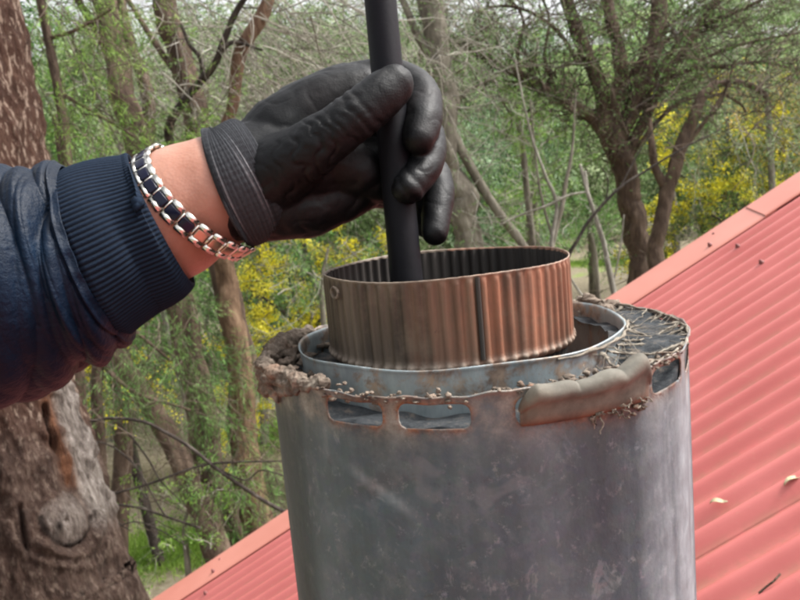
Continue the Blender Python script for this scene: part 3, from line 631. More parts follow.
# sleeve
SP = [(-420, 374, .42), (-200, 340, .445), (-60, 306, .463), (20, 280, .472), (66, 264, .477), (100, 252, .4785)]
P = catmull(cat(SP), 260)
rs_ = np.interp(np.linspace(0, 1, 260), [0, .4, .62, .8, .9, .97, 1], [.071, .067, .0645, .061, .057, .054, .0515])
P = P; T_, U_, W_ = frames(P)
def slv(r, t, th):
    f_ = np.zeros(np.broadcast(t, th).shape)
    for a, b, c_, e in ((6, 2.3, .6, .010), (9, -3.1, 2.0, .007), (13, 3.7, .4, .0035), (21, 4.6, 1.2, .0014)):
        f_ = f_ + e * (np.abs(np.sin(a * t * 1.6 + b * np.sin(th + c_) + c_)) ** .8 - .6)
    ga = np.exp(-((t - .985) / .03) ** 2); f_ = f_ * (1 - .5 * ga) + .0009 * ga * np.sin(th * 17 + 3 * np.sin(th * 3)) 
    seam = -.0018 * np.exp(-((t - .955) / .004) ** 2) + .0012 * np.exp(-((t - .968) / .005) ** 2)
    return r + f_ * .62 + seam
mb = MB(); mb.add(*tube(P, rs_, 220, False, slv))
c0 = P[0] - T_[0] * .004; rim0 = mb.V[0][:220]; mb.add(np.vstack([rim0, c0[None]]), T=[(i, (i + 1) % 220, 220) for i in range(220)])
slo = mb.build('jacket_sleeve', M['navy'], person); slo.modifiers.new('t', 'SOLIDIFY').thickness = .0015
# ribbed cuff
P = catmull(cat([(84, 258, .4775), (104, 249, .480), (125, 238, .4835), (152, 227, .487), (163, 222, .488)]), 90); NR = 104
def cf(r, t, th): return r + .0008 * (np.abs(np.cos(th * NR / 2)) ** 1.2 - .5) + .0012 * np.sin(t * 9 + 2 * np.sin(th)) + .0008 * np.sin(th * 5 + t * 4)
rr_ = np.interp(np.linspace(0, 1, 90), [0, .1, .5, .9, .97, 1], [.0505, .0515, .0485, .0452, .0445, .0430])
V, Q = tube(P, rr_, NR * 8, False, cf); A = np.broadcast_to(np.abs(np.cos(np.arange(NR * 8) / (NR * 8) * math.pi * NR)) ** 1.2, (90, NR * 8)).ravel(); mb = MB(); mb.add(V, Q, A=A)
cu = mb.build('ribbed_cuff', M['ribknit'], slo); sd = cu.modifiers.new('t', 'SOLIDIFY'); sd.thickness = .0035; sd.offset = -1

# bracelet
bc = at(200, 202, .489); ax = at(214, 195, .490) - at(165, 220, .488); ax /= np.linalg.norm(ax)
uu = (RT * .46 - UP * .88); uu -= ax * (uu @ ax); uu /= np.linalg.norm(uu); vv = -F - ax * (-F @ ax); vv /= np.linalg.norm(vv)
RB = .0408
def bp(th, r=RB, sh=0): return bc + uu * math.cos(th) * r + vv * math.sin(th) * r * .99 + ax * (-.014 * max(0, math.sin(th)) ** 1.0 + .010 * min(0, math.sin(th)) + .010 * math.cos(th) + sh)
brac = thing('bracelet', bc, 'chunky silver link bracelet with navy inlays round the bare wrist', 'bracelet')
NL = 27
def boxm(sx, sy, sz, bev):
    bm = bmesh.new(); bmesh.ops.create_cube(bm, size=1); bmesh.ops.scale(bm, vec=(sx, sy, sz), verts=bm.verts)
    bmesh.ops.bevel(bm, geom=bm.edges[:], offset=bev, segments=2, affect='EDGES', profile=.6); me = bpy.data.meshes.new('link')
    bm.to_mesh(me); bm.free()
    for p_ in me.polygons: p_.use_smooth = True
    return me
def linkm():
    bm = bmesh.new()
    for s_ in (-1, 1):
        b_ = bmesh.ops.create_cube(bm, size=1, matrix=Matrix.Translation((0, s_ * .0046, 0)) @ Matrix.Diagonal((.0090, .0040, .0022, 1)))
    bmesh.ops.create_cube(bm, size=1, matrix=Matrix.Translation((.0048, 0, 0)) @ Matrix.Diagonal((.0018, .0090, .0014, 1)))
    bmesh.ops.bevel(bm, geom=bm.edges[:], offset=.0005, segments=2, affect='EDGES'); me = bpy.data.meshes.new('link'); bm.to_mesh(me); bm.free()
    for p_ in me.polygons: p_.use_smooth = True
    return me
lm = linkm(); lm.materials.append(M['silver']); em = boxm(.0078, .0058, .0022, .0005); em.materials.append(M['enamel']); gm = boxm(.0070, .0056, .0016, .0004); gm.materials.append(M['goldish'])
for i in range(NL):
    th = i / NL * 2 * math.pi; p = bp(th); t_ = bp(th + .05) - bp(th - .05); t_ /= np.linalg.norm(t_); nrm = p - bc; nrm -= ax * (nrm @ ax) * .8; nrm -= t_ * (nrm @ t_); nrm /= np.linalg.norm(nrm); bn = np.cross(nrm, t_)
    mw = Matrix(((t_[0], bn[0], nrm[0], p[0] - bc[0]), (t_[1], bn[1], nrm[1], p[1] - bc[1]), (t_[2], bn[2], nrm[2], p[2] - bc[2]), (0, 0, 0, 1)))
    o = bpy.data.objects.new('link', lm); COL.objects.link(o); o.parent = brac; o.matrix_local = mw
    inl = bpy.data.objects.new('inlay', em if math.sin(th) > .25 and math.cos(th) < .45 else gm); COL.objects.link(inl); inl.parent = o; inl.location = (0, 0, .0002)

# ------------------------------------------------------------------ vegetation
def rimpl(path, depth=None):
    """path entries (px, py, radius_px[, depth]) -> points, radii"""
    P = []; r = []
    for e in path:
        d = e[3] if len(e) > 3 else depth; P.append(at(e[0], e[1], d)); r.append(e[2] * d / 800)
    return np.array(P), np.array(r)
def to_ground(P, r):
    d = P[-1] - P[-2]; d /= np.linalg.norm(d)
    if d[2] > -.4: d = np.array([d[0] * .3, d[1] * .3, -1.]); d /= np.linalg.norm(d)
    t = (P[-1][2] - hgt(P[-1][0], P[-1][1]) + .25) / -d[2]
    if t > .05: P = np.vstack([P, P[-1] + d * t]); r = np.append(r, r[-1] * (1.1 + .06 * t))
    return P, r
def limb_tube(mb, P, r, seg=14, rough=.10):
    L = np.linalg.norm(np.diff(P, axis=0), axis=1).sum(); n_ = int(max(14, min(120, L / .09)))
    Pc = catmull(P, n_); rc = np.interp(np.linspace(0, 1, n_), np.linspace(0, 1, len(r)), r)
    o1, o2 = RNG.uniform(0, 6, 2)
    kk_ = RNG.normal(0, 1, (max(4, int(L / .45)), 3)); kk_ = np.stack([np.interp(np.linspace(0, len(kk_) - 1, n_), np.arange(len(kk_)), kk_[:, q_]) for q_ in range(3)], 1); Pc = Pc + kk_ * rc[:, None] * .2 * np.sin(np.linspace(0, math.pi, n_))[:, None] ** .5
    Pc = Pc + np.stack([np.sin(np.linspace(0, L * 2.1, n_) + o1), np.sin(np.linspace(0, L * 1.6, n_) + o2), 0 * Pc[:, 0]], 1) * rc[:, None] * .22 * np.sin(np.linspace(0, math.pi, n_))[:, None]
    def rf(rr, t, th): return rr * (1 + rough * np.sin(3 * th + 9 * t + o1) * np.sin(t * 13 + o2) + rough * .6 * np.sin(7 * th + 21 * t * L / 4 + o2) + rough * .4 * np.sin(th * 2 + t * L * 17))
    mb.add(*tube(Pc, rc, seg, True, rf)); return Pc
def twig_set(S0, D, L, r0, levels=2, sub=4, curl=.22, grav=0., k=7, s=3):
    """returns MB and list of (points, dirs) along the finest twigs"""
    mb = MB(); ends = []
    for lv in range(levels):
        P = walk(S0, D, L, k, curl, grav); n_ = len(P)
        rad = np.linspace(1, .35, k)[None] * np.broadcast_to(r0, (n_,))[:, None]
        V, Q = tubes_batch(P, rad, s); mb.add(V, Q, A=np.repeat(RNG.beta(2, 2, n_), k * s))
        ends.append(P)
        if lv < levels - 1:
            idx = np.repeat(np.arange(n_), sub); kk = RNG.integers(1, k, len(idx)); S0 = P[idx, kk]
            T = P[idx, kk] - P[idx, kk - 1]; T /= np.linalg.norm(T, axis=1)[:, None] + 1e-9; D = T + RNG.normal(0, .55, T.shape)
            L = np.broadcast_to(L, (n_,))[idx] * RNG.uniform(.3, .65, len(idx)); r0 = np.broadcast_to(r0, (n_,))[idx] * .55
    return mb, ends
def on_path(P, n_, a=0., b=1.):
    i = (RNG.uniform(a, b, n_) * (len(P) - 1)); j = i.astype(int).clip(0, len(P) - 2); f_ = (i - j)[:, None]; return P[j] * (1 - f_) + P[j + 1] * f_
def crown_on(mb, P, per, spread, ln, wd, droop=0., tb=.5, tv=.2, jitter=.5):
    """leaves clustered along twigs P (n,k,3)"""
    n_, k, _ = P.shape; idx = np.repeat(np.arange(n_), per); kk = RNG.integers(1, k, len(idx)); f_ = RNG.random(len(idx))[:, None]
    C = P[idx, kk - 1] * (1 - f_) + P[idx, kk] * f_ + RNG.normal(0, spread, (len(idx), 3)); T = P[idx, kk] - P[idx, kk - 1]; T /= np.linalg.norm(T, axis=1)[:, None] + 1e-9
    tt = np.repeat(RNG.normal(tb, tv * 1.3, n_), per) + RNG.normal(0, .16, len(idx)); leaves(mb, C, T + np.array([0, 0, droop]), ln, wd, np.clip(tt, 0, 1), jitter)
def screen_pts(n_, x0, x1, y0, y1, d0, d1):
    return np.array([at(RNG.uniform(x0, x1), RNG.uniform(y0, y1), RNG.uniform(d0, d1)) for _ in range(n_)])

def tree(name, label, cat_, bark, trunk, depth, limbs=(), group=None, twig=None, tw=None, leaf=None, lf=None, base=True, sprays=(), flowers=None, seg=16):
    P, r = rimpl(trunk, depth)
    if base: P, r = to_ground(P, r)
    t = thing(name, P[-1], label, cat_, group)
    mb = MB(); Pt = limb_tube(mb, P, r, seg); mb.build('trunk', M[bark], t); paths = [Pt]
    for lb in limbs:
        bk = bark
        if isinstance(lb[0], str): bk, lb = lb[0], lb[1:]
        Pl, rl = rimpl(lb, depth); mb = MB(); paths.append(limb_tube(mb, Pl, rl, 10)); mb.build('limb', M[bk], t)
    tws = []; tm = MB()
    if tw:
        for (pi, n_, L, r0, dvec, dj, lv, sub, grav, a, b) in tw:
            S0 = on_path(paths[pi], n_, a, b); D = np.array(dvec) + RNG.normal(0, dj, (n_, 3)); m_, e_ = twig_set(S0, D, L * RNG.uniform(.5, 1.3, n_), r0, lv, sub, .2, grav)
            for V_, A_ in zip(m_.V, m_.A): pass
            tm.add(np.vstack(m_.V), np.vstack([q_ for q_ in m_.Q]), A=np.concatenate(m_.A)); tws.append(e_[-1])
    lm_ = MB()
    for (n_, x0, x1, y0, y1, d0, d1, L, r0, dvec, dj, lv, sub, grav) in sprays:
        S0 = screen_pts(n_, x0, x1, y0, y1, d0, d1); D = (RT * dvec[0] - UP * dvec[1] + F * dvec[2]) + RNG.normal(0, dj, (n_, 3)); m_, e_ = twig_set(S0, D, L * RNG.uniform(.5, 1.3, n_), r0, lv, sub, .2, grav)
        tm.add(np.vstack(m_.V), np.vstack(m_.Q), A=np.concatenate(m_.A)); tws.append(e_[-1])
    if tm.n: tag(tm.build('twigs', M[twig or 'twig_brown'], t), kind='stuff')
    if leaf and tws:
        allp = np.concatenate(tws)
        per, spread, ln, wd, droop = lf; crown_on(lm_, allp, per, spread, ln, wd, droop); lm_.build('crown', M[leaf], t, smoothf=False)
        if flowers:
            fm, frac, per_f, sp_f, sz, clump = flowers; nv_ = np.array([mnoise.noise(Vector(p_) * 1.1) for p_ in allp[:, 0]]); sel = allp[(nv_ > np.quantile(nv_, max(.05, 1 - frac * 1.35))) & (RNG.random(len(allp)) < .8)]; m_ = MB(); crown_on(m_, sel, per_f, sp_f, sz, sz * .8, 0, .5, .25, 2.); m_.build('blossom', M[fm], t, smoothf=False)
    return t

# --- big gum trunk at the left with its scar and knot
Pb, rb_ = rimpl([(-105, -330, 70), (-78, -60, 77), (-67, 0, 78), (-39, 165, 82), (-18, 375, 82), (8, 480, 86), (34, 590, 92), (50, 660, 100)], 4.3); Pb, rb_ = to_ground(Pb, rb_)
gum = thing('gum_tree', Pb[-1], 'massive reddish gum trunk filling the left edge, with a round knot and pale torn bark', 'tree')
nL, nS = 620, 380; Pc = catmull(Pb, nL); rc = np.interp(np.linspace(0, 1, nL), np.linspace(0, 1, len(rb_)), rb_)
V, Q = tube(Pc, rc, nS, False); T_, U_, W_ = frames(Pc); nrm = (V.reshape(nL, nS, 3) - Pc[:, None]) / rc[:, None, None]; nrm = nrm.reshape(-1, 3)
d_ = (V - CAM) @ F; px = (V - CAM) @ RT / d_ * 800 + 400; py = 300 - (V - CAM) @ UP / d_ * 800; fr = (nrm @ F < .1)
zz = np.array([mnoise.fractal(Vector((p[0] * 3, p[1] * 3, p[2] * .8)), .9, 2.1, 5) for p in V]); z2 = np.array([mnoise.fractal(Vector((p[0] * 14, p[1] * 14, p[2] * 5)), .8, 2.1, 3) for p in V])
kd = np.hypot(px - 62, (py - 521) * 1.05); kd = np.where(fr, kd * (1 + .22 * zz + .10 * z2), 999)
ax_ = px - (20 + (py - 380) * .30)          # distance to the right of the scar axis
palem = np.clip(smooth(44 - 26, 44 - 14, ax_ + zz * 12) * (1 - smooth(64, 80, ax_ + zz * 10)) * smooth(330, 400, py) * (1 - smooth(500, 540, py + zz * 20)), 0, 1) * fr
palem = np.maximum(palem, .75 * np.clip(1 - kd / 26, 0, 1) ** .4 * (kd < 26))
orr = np.exp(-((ax_ - 20 + zz * 5) / 7) ** 2) * smooth(375, 395, py) * (1 - smooth(478, 492, py)) * fr
crk = np.exp(-((ax_ - 17 + zz * 4) / 3.2) ** 2) * (smooth(400, 412, py) * (1 - smooth(440, 462, py))) * fr + .85 * np.exp(-((kd - 24 + zz * 3) / 2.4) ** 2) * (py > 515) * fr + np.exp(-((px - 55) / 4) ** 2 - ((py - 526) / 6) ** 2) * fr + .6 * np.exp(-((px - 22 - (py - 520) * .2 + zz * 6) / 2.5) ** 2) * smooth(500, 515, py) * (1 - smooth(545, 560, py)) * fr
disp = .040 * zz + .026 * z2 + .055 * np.exp(-((kd - 4) / 17) ** 2) - .012 * np.exp(-(kd / 4) ** 2) * (kd < 50) + .03 * np.exp(-((kd - 37) / 6) ** 2) * (py > 510) + .018 * np.exp(-((kd - 52) / 5) ** 2) * (py > 520) - .07 * np.clip(crk, 0, 1) * (kd > 26) + .014 * palem * np.abs(z2) * 2
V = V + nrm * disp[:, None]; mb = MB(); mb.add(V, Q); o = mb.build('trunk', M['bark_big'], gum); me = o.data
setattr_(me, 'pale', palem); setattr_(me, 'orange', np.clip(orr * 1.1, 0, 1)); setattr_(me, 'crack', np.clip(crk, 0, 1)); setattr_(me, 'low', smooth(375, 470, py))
mb = MB(); limb_tube(mb, np.array([at(-95, -330, 4.3), at(-60, -520, 4.6), at(20, -800, 5.2)]), np.array([.36, .3, .2]), 20); mb.build('limb', M['bark_brown'], gum)

DR, UR = (.75, .55, .1), (.7, -.6, .1)
# --- slender trunks behind the arm (8 - 11 m)
tree('gum_tree', 'brown trunk rising behind the bracelet, the widest of the slender trunks at upper left', 'tree', 'bark_brown',
     [(160, -140, 10), (165, -60, 11), (166, 0, 11.5), (176, 50, 12), (192, 105, 12), (208, 200, 12), (231, 320, 13), (242, 420, 13.5), (250, 500, 14), (256, 545, 15)], 9.6,
     limbs=[('bark_dark', (270, -30, 2.2, 8.6), (240, 5, 3.0, 8.7), (224, 40, 3.4, 8.8), (213, 66, 3.6, 8.9), (190, 95, 4.2, 9.1), (168, 132, 4.5, 9.3), (186, 168, 4, 9.5)),
            ('bark_dark', (181, 25, 1.6, 9), (190, 45, 2, 9), (200, 58, 2.3, 9), (203, 76, 2.6, 9)), ('bark_dark', (262, 50, 1.2, 8.8), (235, 42, 2, 8.8), (222, 50, 2.5, 8.8)),
            (('bark_brown'), (110, -30, 2, 10), (135, 10, 2.5, 10), (155, 45, 3, 9.8), (178, 75, 3.5, 9.7))],
     twig='twig_grey', sprays=[(90, 150, 330, -30, 130, 8.5, 12, 1.3, .010, (.75, .5, 0), .35, 3, 3, -.01)], leaf='leaf_grey', lf=(2, .03, .055, .009, -.3))
tree('gum_tree', 'reddish brown leaning trunk below the cuff, left of the ochre trunk', 'tree', 'bark_brown',
     [(95, -120, 11), (100, -40, 11), (106, 10, 11), (116, 60, 12), (130, 115, 12.5), (152, 210, 13), (182, 330, 14), (200, 410, 14.5), (214, 480, 15), (228, 535, 17)], 9.2,
     limbs=[((60, -30, 3), (90, 20, 4), (112, 60, 5)),], twig='twig_grey', sprays=[(80, 60, 260, -30, 140, 9, 13, 1.3, .010, (.7, .55, 0), .3, 3, 3, -.01)], leaf='leaf_fresh', lf=(2, .04, .05, .008, -.2))
tree('gum_tree', 'ochre barked slim trunk touching the right side of the leaning trunk pair below the cuff', 'tree', 'bark_ochre',
     [(214, 175, 7), (222, 240, 9), (229, 300, 10.5), (235, 350, 11.5), (243, 420, 12.5), (252, 480, 14), (258, 540, 16)], 8.9,
     limbs=[('bark_red', (276, -25, 5.5), (262, 15, 6.5), (240, 50, 7), (235, 85, 6.5), (232, 110, 6), (222, 140, 6), (214, 180, 6.5))], twig='twig_grey', sprays=[(40, 230, 330, 0, 150, 8, 10, 1.0, .008, (.8, .5, 0), .3, 2, 4, -.01)])
tree('gum_tree', 'thin crooked stem between the two trunks at upper left', 'tree', 'bark_brown',
     [(112, -60, 5), (122, 10, 5.5), (134, 55, 6), (147, 95, 6.5), (148, 150, 7), (140, 250, 8), (128, 330, 9), (124, 420, 9), (122, 460, 9)], 11)
tree('gum_tree', 'leaning grey brown trunk ending at the roof edge, leftmost of the trunks below the sleeve', 'tree', 'bark_brown',
     [(58, 120, 6), (80, 240, 7.5), (104, 320, 8.5), (122, 358, 9), (150, 405, 10), (178, 455, 11), (200, 505, 12), (218, 552, 14)], 8.6, limbs=[((104, 320, 5), (70, 300, 4), (40, 250, 3))])
tree('dead_sapling', 'bare white dead branch slanting beside the big left trunk', 'sapling', 'bark_pale', [(60, 20, 0.86), (82, 70, 1.44), (97, 95, 1.73), (108, 118, 1.87), (130, 180, 2.16), (150, 260, 2.16)], 9.8)

# --- feathery foliage left: hanging casuarina-like sprays
tree('she_oak', 'bright green feathery tree filling the gap right of the big left trunk', 'tree', 'bark_brown', [(20, -120, 4), (40, 0, 4), (66, 140, 5), (75, 280, 6), (80, 400, 6)], 7.4,
     limbs=[((45, 40, 2), (75, 30, 1.8), (110, 10, 1.2)), ((55, 90, 2), (90, 110, 1.6), (140, 140, 1))],
     twig='twig_brown', sprays=[(70, 20, 110, -30, 60, 6.5, 8.5, .8, .005, (.7, .45, 0), .4, 2, 4, -.02), (60, 30, 110, 60, 175, 6.5, 8.5, .7, .005, (.7, .45, 0), .4, 2, 4, -.02), (45, 120, 210, 115, 165, 7, 8.5, .6, .005, (.8, .2, 0), .4, 2, 4, -.02)],
     leaf='leaf_fresh', lf=(15, .022, .075, .0055, -.3))
tree('she_oak', 'green needle-leaved tree hanging over the grass below the sleeve', 'tree', 'bark_brown', [(40, 180, 5), (70, 260, 5), (95, 340, 6), (100, 440, 6)], 7.8,
     limbs=[((80, 300, 3), (120, 320, 2), (170, 360, 1.2)), ((90, 350, 3), (130, 390, 2), (190, 410, 1))],
     twig='twig_brown', sprays=[(90, 75, 200, 290, 395, 6.5, 9.2, .75, .005, (.6, .6, 0), .45, 2, 4, -.03), (48, 170, 270, 330, 470, 7.5, 8.8, .6, .005, (.5, .7, 0), .45, 2, 4, -.03), (26, 200, 275, 440, 500, 7, 8.3, .5, .004, (.4, .8, 0), .4, 2, 4, -.03)],
     leaf='leaf_needle', lf=(15, .02, .085, .0048, -.35))
# --- dark low branches below the sleeve
def arc_branch(paths, depth, label, sprN=26):
    t = None
    for i, pth in enumerate(paths):
        P, r = rimpl(pth, depth)
        if t is None: t = thing('fallen_branch', P[-1], label, 'branch')
        mb = MB(); limb_tube(mb, P, r, 8, .06); mb.build('stem', M['bark_dark'], t)
    return t
ab = arc_branch([[(55, 400, 0.79), (80, 421, 1.32), (110, 418, 1.58), (142, 421, 1.72), (165, 432, 1.78), (190, 447, 1.85), (215, 467, 1.98), (245, 488, 1.98), (268, 503, 1.98), (300, 520, 1.98)],
                 [(95, 500, 1.19), (120, 492, 1.19), (150, 484, 1.19), (200, 466, 1.19), (240, 462, 1.06), (285, 461, 0.79)],
                 [(82, 506, 0.79), (110, 504, 1.06), (140, 508, 1.19), (170, 518, 1.19), (200, 528, 1.19)],
                 [(84, 440, 0.66), (110, 445, 0.86), (135, 465, 0.92), (150, 490, 0.92), (165, 515, 0.79), (178, 520, 0.66)],
                 [(118, 422, 0.92), (134, 440, 0.92), (150, 462, 0.86), (160, 480, 0.79), (180, 500, 0.66)],
                 [(95, 478, 0.66), (105, 500, 0.73), (118, 522, 0.73), (130, 530, 0.53)],
                 [(215, 467, 0.92), (245, 480, 0.79), (262, 470, 0.73), (290, 478, 0.66)],
                 [(110, 530, 0.59), (135, 522, 0.66), (160, 530, 0.66), (185, 545, 0.59)]], 6.4, 'dark arching bare branch with curved side stems below the jacket sleeve')
m_ = MB(); S0 = screen_pts(60, 90, 290, 410, 530, 6.2, 7.2); mm, ee = twig_set(S0, RNG.normal(0, .6, (60, 3)) + RT * .5, .6 * RNG.uniform(.5, 1.4, 60), .0042, 2, 3, .25, 0)
tag(mm.build('twigs', M['twig_brown'], ab), kind='stuff')

# --- yellow flowering wattles
def wattle(label, x0, x1, y0, y1, d, fm='blossom', leaf='leaf_wattle', nsp=150, frac=.35, pf=26, name='wattle_tree', lw=(.08, .014), spread=.07, sz=.030, per=16, twl=1.0):
    cx = (x0 + x1) / 2
    return tree(name, label, 'tree', 'bark_dark', [(cx, y0 + 10, 2), (cx - 4, (y0 + y1) / 2, 3.2), (cx + 3, y1, 4.5)], d,
                limbs=[((x0 + (x1 - x0) * f_, y0 + (y1 - y0) * g_, 1), (cx + (f_ - .5) * 25, (y0 * .45 + y1 * .55), 2), (cx, y1 - 5, 3)) for f_, g_ in ((.12, .3), (.35, .1), (.7, .15), (.9, .35))],
                twig='twig_brown', sprays=[(nsp, x0, x1, y0, y1, d - .09 * d, d + .11 * d, twl, .009, (.1, -.3, 0), .8, 2, 4, -.02)], leaf=leaf, lf=(per, spread, lw[0], lw[1], -.1), flowers=(fm, frac, pf, spread * .8, sz, 1))
wattle('wattle in full yellow flower behind the flue, between glove and mud clump', 225, 385, 235, 400, 14, nsp=200, frac=.30, pf=90, sz=.055, per=26)
wattle('small clump of bright yellow wattle blossom under the jacket sleeve', 80, 150, 345, 400, 11.5, nsp=40, frac=.4, pf=40, sz=.042)
wattle('broad dark green wattle dotted with yellow behind the roof edge at right', 655, 800, 110, 300, 21, nsp=260, frac=.20, pf=75, per=40, sz=.08, lw=(.10, .022), spread=.10, twl=1.3)
wattle('golden flowering wattle at the right edge above the roof', 752, 850, 98, 150, 23, fm='blossom_gold', leaf='leaf_grey', nsp=90, frac=.9, pf=50, sz=.085, lw=(.12, .03), spread=.16, twl=1.6)
wattle('yellow-green young wattle low behind the corner of the roof edge', 700, 800, 195, 262, 18.5, leaf='leaf_fresh', nsp=60, frac=.12, pf=14, sz=.04, spread=.08)

# --- pale trunk behind the glove fingers and its neighbours
tree('gum_tree', 'pale grey straight trunk directly behind the gloved fingers', 'tree', 'bark_grey', [(412, -150, 10), (424, -60, 11), (431, 0, 12), (440, 80, 12.5), (450, 150, 13), (462, 210, 13), (472, 260, 14), (480, 320, 15)], 12.5,
     limbs=[((446, 118, 5), (462, 155, 5), (480, 186, 4.8), (500, 214, 4.6), (520, 240, 4.4), (535, 270, 4)), ((432, 60, 4), (415, 30, 4), (398, -10, 3)), ((445, 110, 2), (470, 90, 1.8), (500, 75, 1.2)), ((440, 100, 3), (420, 120, 3), (400, 130, 2))],
     twig='twig_grey', tw=[(0, 60, 1.4, .012, (.4, 0, .3), .6, 3, 3, -.01, 0, .7)], sprays=[(90, 300, 470, -30, 80, 11, 14, 1.4, .010, (.7, .6, 0), .35, 3, 3, -.01)], leaf='leaf_needle', lf=(7, .03, .06, .009, -.2))
tree('dead_sapling', 'pale leaning dead stem right of the glove, just left of the flue rim', 'sapling', 'bark_pale', [(515, 60, 0.72), (530, 130, 1.15), (545, 175, 1.51), (556, 205, 1.87), (552, 250, 2.16), (560, 300, 2.45)], 10.5, limbs=[((500, 225, 0.86), (525, 213, 1.15), (548, 205, 1.44), (570, 195, 1.15), (588, 192, 0.86))])
tree('dead_sapling', 'forked bleached dead stem in front of the big dark tree at right', 'sapling', 'bark_pale', [(580, 165, 1.30), (586, 185, 1.73), (598, 225, 2.30), (606, 255, 2.59), (616, 300, 3.02)], 9.5, limbs=[((585, 172, 1.44), (590, 200, 1.15), (600, 232, 1.30)), ((612, 290, 1.01), (620, 250, 0.86), (624, 215, 0.58)), ((560, 262, 0.86), (575, 285, 1.15), (590, 305, 1.44))])
tree('dead_sapling', 'smooth pale dead sapling standing between two bleached stems behind the pipe', 'sapling', 'bark_grey', [(576, 90, 0.86), (572, 150, 1.44), (565, 190, 2.16), (557, 225, 2.59), (549, 265, 2.88), (545, 310, 3.17)], 11.2, limbs=[((530, 100, 0.72), (536, 160, 1.01), (542, 200, 1.30), (553, 240, 1.44)),])
tree('dead_sapling', 'dark thin bare stem slanting up in front of the roof edge beside the pipe', 'sapling', 'bark_dark', [(720, 130, 0.58), (680, 150, 0.86), (650, 168, 1.15), (622, 186, 1.37), (596, 212, 1.58), (580, 236, 1.80), (566, 262, 2.02), (560, 310, 2.16)], 7.2, limbs=[((660, 120, 0.50), (640, 150, 0.72), (620, 188, 1.01)), ((600, 165, 0.50), (608, 180, 0.65), (606, 200, 0.79))])
# --- big twisted tree right of centre
bigr = tree('gum_tree', 'large twisted dark tree with many spreading limbs right of centre', 'tree', 'bark_brown',
     [(607, 96, 10.8), (612, 130, 11.5), (622, 170, 11.5), (634, 210, 11.5), (639, 250, 12.2), (641, 300, 13.7)], 13.5,
     limbs=[((614, 150, 8.6), (598, 122, 7.2), (575, 106, 6.5), (548, 92, 5.8), (520, 76, 5.0), (495, 66, 4.3), (470, 52, 2.9), (440, 36, 2.2)),
            ((608, 115, 8.6), (598, 80, 7.9), (585, 48, 7.2), (572, 18, 6.5), (556, -30, 5.8)), ((612, 120, 8.6), (622, 84, 7.9), (617, 46, 6.5), (606, 5, 5.8), (598, -40, 5.0)),
            ((618, 140, 8.6), (636, 104, 9.4), (650, 66, 10.1), (656, 30, 8.6), (660, -30, 7.2)), ((625, 160, 6.5), (645, 118, 5.0), (668, 78, 4.3), (692, 38, 3.6), (716, 2, 2.9), (730, -30, 2.9)),
            ((634, 168, 2.9), (622, 132, 2.9), (640, 96, 2.9), (664, 80, 2.6), (695, 68, 2.3), (728, 66, 2.0), (762, 62, 1.4), (800, 70, 1.1)), ((625, 165, 2.2), (652, 128, 2.2), (676, 104, 2.2), (694, 96, 1.8), (716, 86, 1.4), (740, 88, 1.1)),
            ((640, 110, 2.9), (665, 62, 2.5), (690, 30, 2.5), (722, 18, 2.2), (765, -2, 1.8)), ((545, 92, 2.9), (552, 74, 2.2), (566, 64, 1.9), (590, 62, 1.4), (604, 58, 1.4)), ((520, 78, 2.2), (518, 50, 1.9), (524, 22, 1.4), (510, 0, 1.2), (470, -20, 0.9)),
            ((578, 62, 2.2), (558, 32, 1.9), (530, 12, 1.6), (500, 6, 1.3), (470, 15, 1.0)), ((560, 100, 1.8), (545, 60, 1.6), (549, 20, 1.4), (535, -20, 1.2)), ((622, 90, 2.2), (640, 60, 1.9), (668, 40, 1.7), (673, 30, 1.4)),
            ((490, 62, 1.4), (500, 96, 1.3), (512, 120, 1.0), (505, 140, 0.7)), ((540, 92, 1.4), (530, 110, 1.2), (500, 118, 0.9)), ((700, 60, 1.7), (740, 45, 1.4), (790, 34, 1.2), (830, 30, 1.0))],
     twig='twig_brown', tw=[(4, 40, 1.0, .016, (.3, 0, .4), .9, 3, 3, -.01, .1, 1), (10, 20, .8, .012, (-.3, 0, .3), .9, 3, 3, 0, .1, 1), (11, 20, .8, .012, (-.4, 0, .3), .9, 3, 3, 0, .1, 1), (1, 90, .9, .018, (-.2, 0, .5), .8, 3, 4, -.01, .15, 1), (2, 36, 1.0, .014, (0, 0, .3), .9, 3, 3, -.01, .1, 1), (3, 36, 1.0, .014, (0, 0, .3), .9, 3, 3, -.01, .1, 1), (5, 50, 1.1, .013, (.5, 0, .2), .8, 3, 3, -.01, .2, 1), (6, 40, 1.0, .010, (.5, 0, .1), .7, 3, 4, -.02, .2, 1), (8, 36, 1.0, .010, (.5, 0, .1), .7, 3, 4, -.02, .2, 1), (0, 36, .8, .010, (0, 0, .2), .9, 2, 4, -.02, 0, .8)],
     sprays=[(90, 640, 830, -20, 90, 11, 15, 1.2, .010, (.8, -.25, 0), .35, 3, 3, -.01), (50, 440, 580, -15, 60, 12.5, 14, .9, .011, (-.4, -.2, 0), .7, 3, 3, 0), (26, 600, 800, 60, 150, 10, 12, 1.0, .010, (.8, -.35, 0), .35, 3, 3, 0), (60, 560, 680, -10, 150, 11, 13, .8, .008, (.2, -.4, 0), .8, 3, 3, 0)], leaf='leaf_needle', lf=(3, .035, .07, .010, -.2), seg=22)
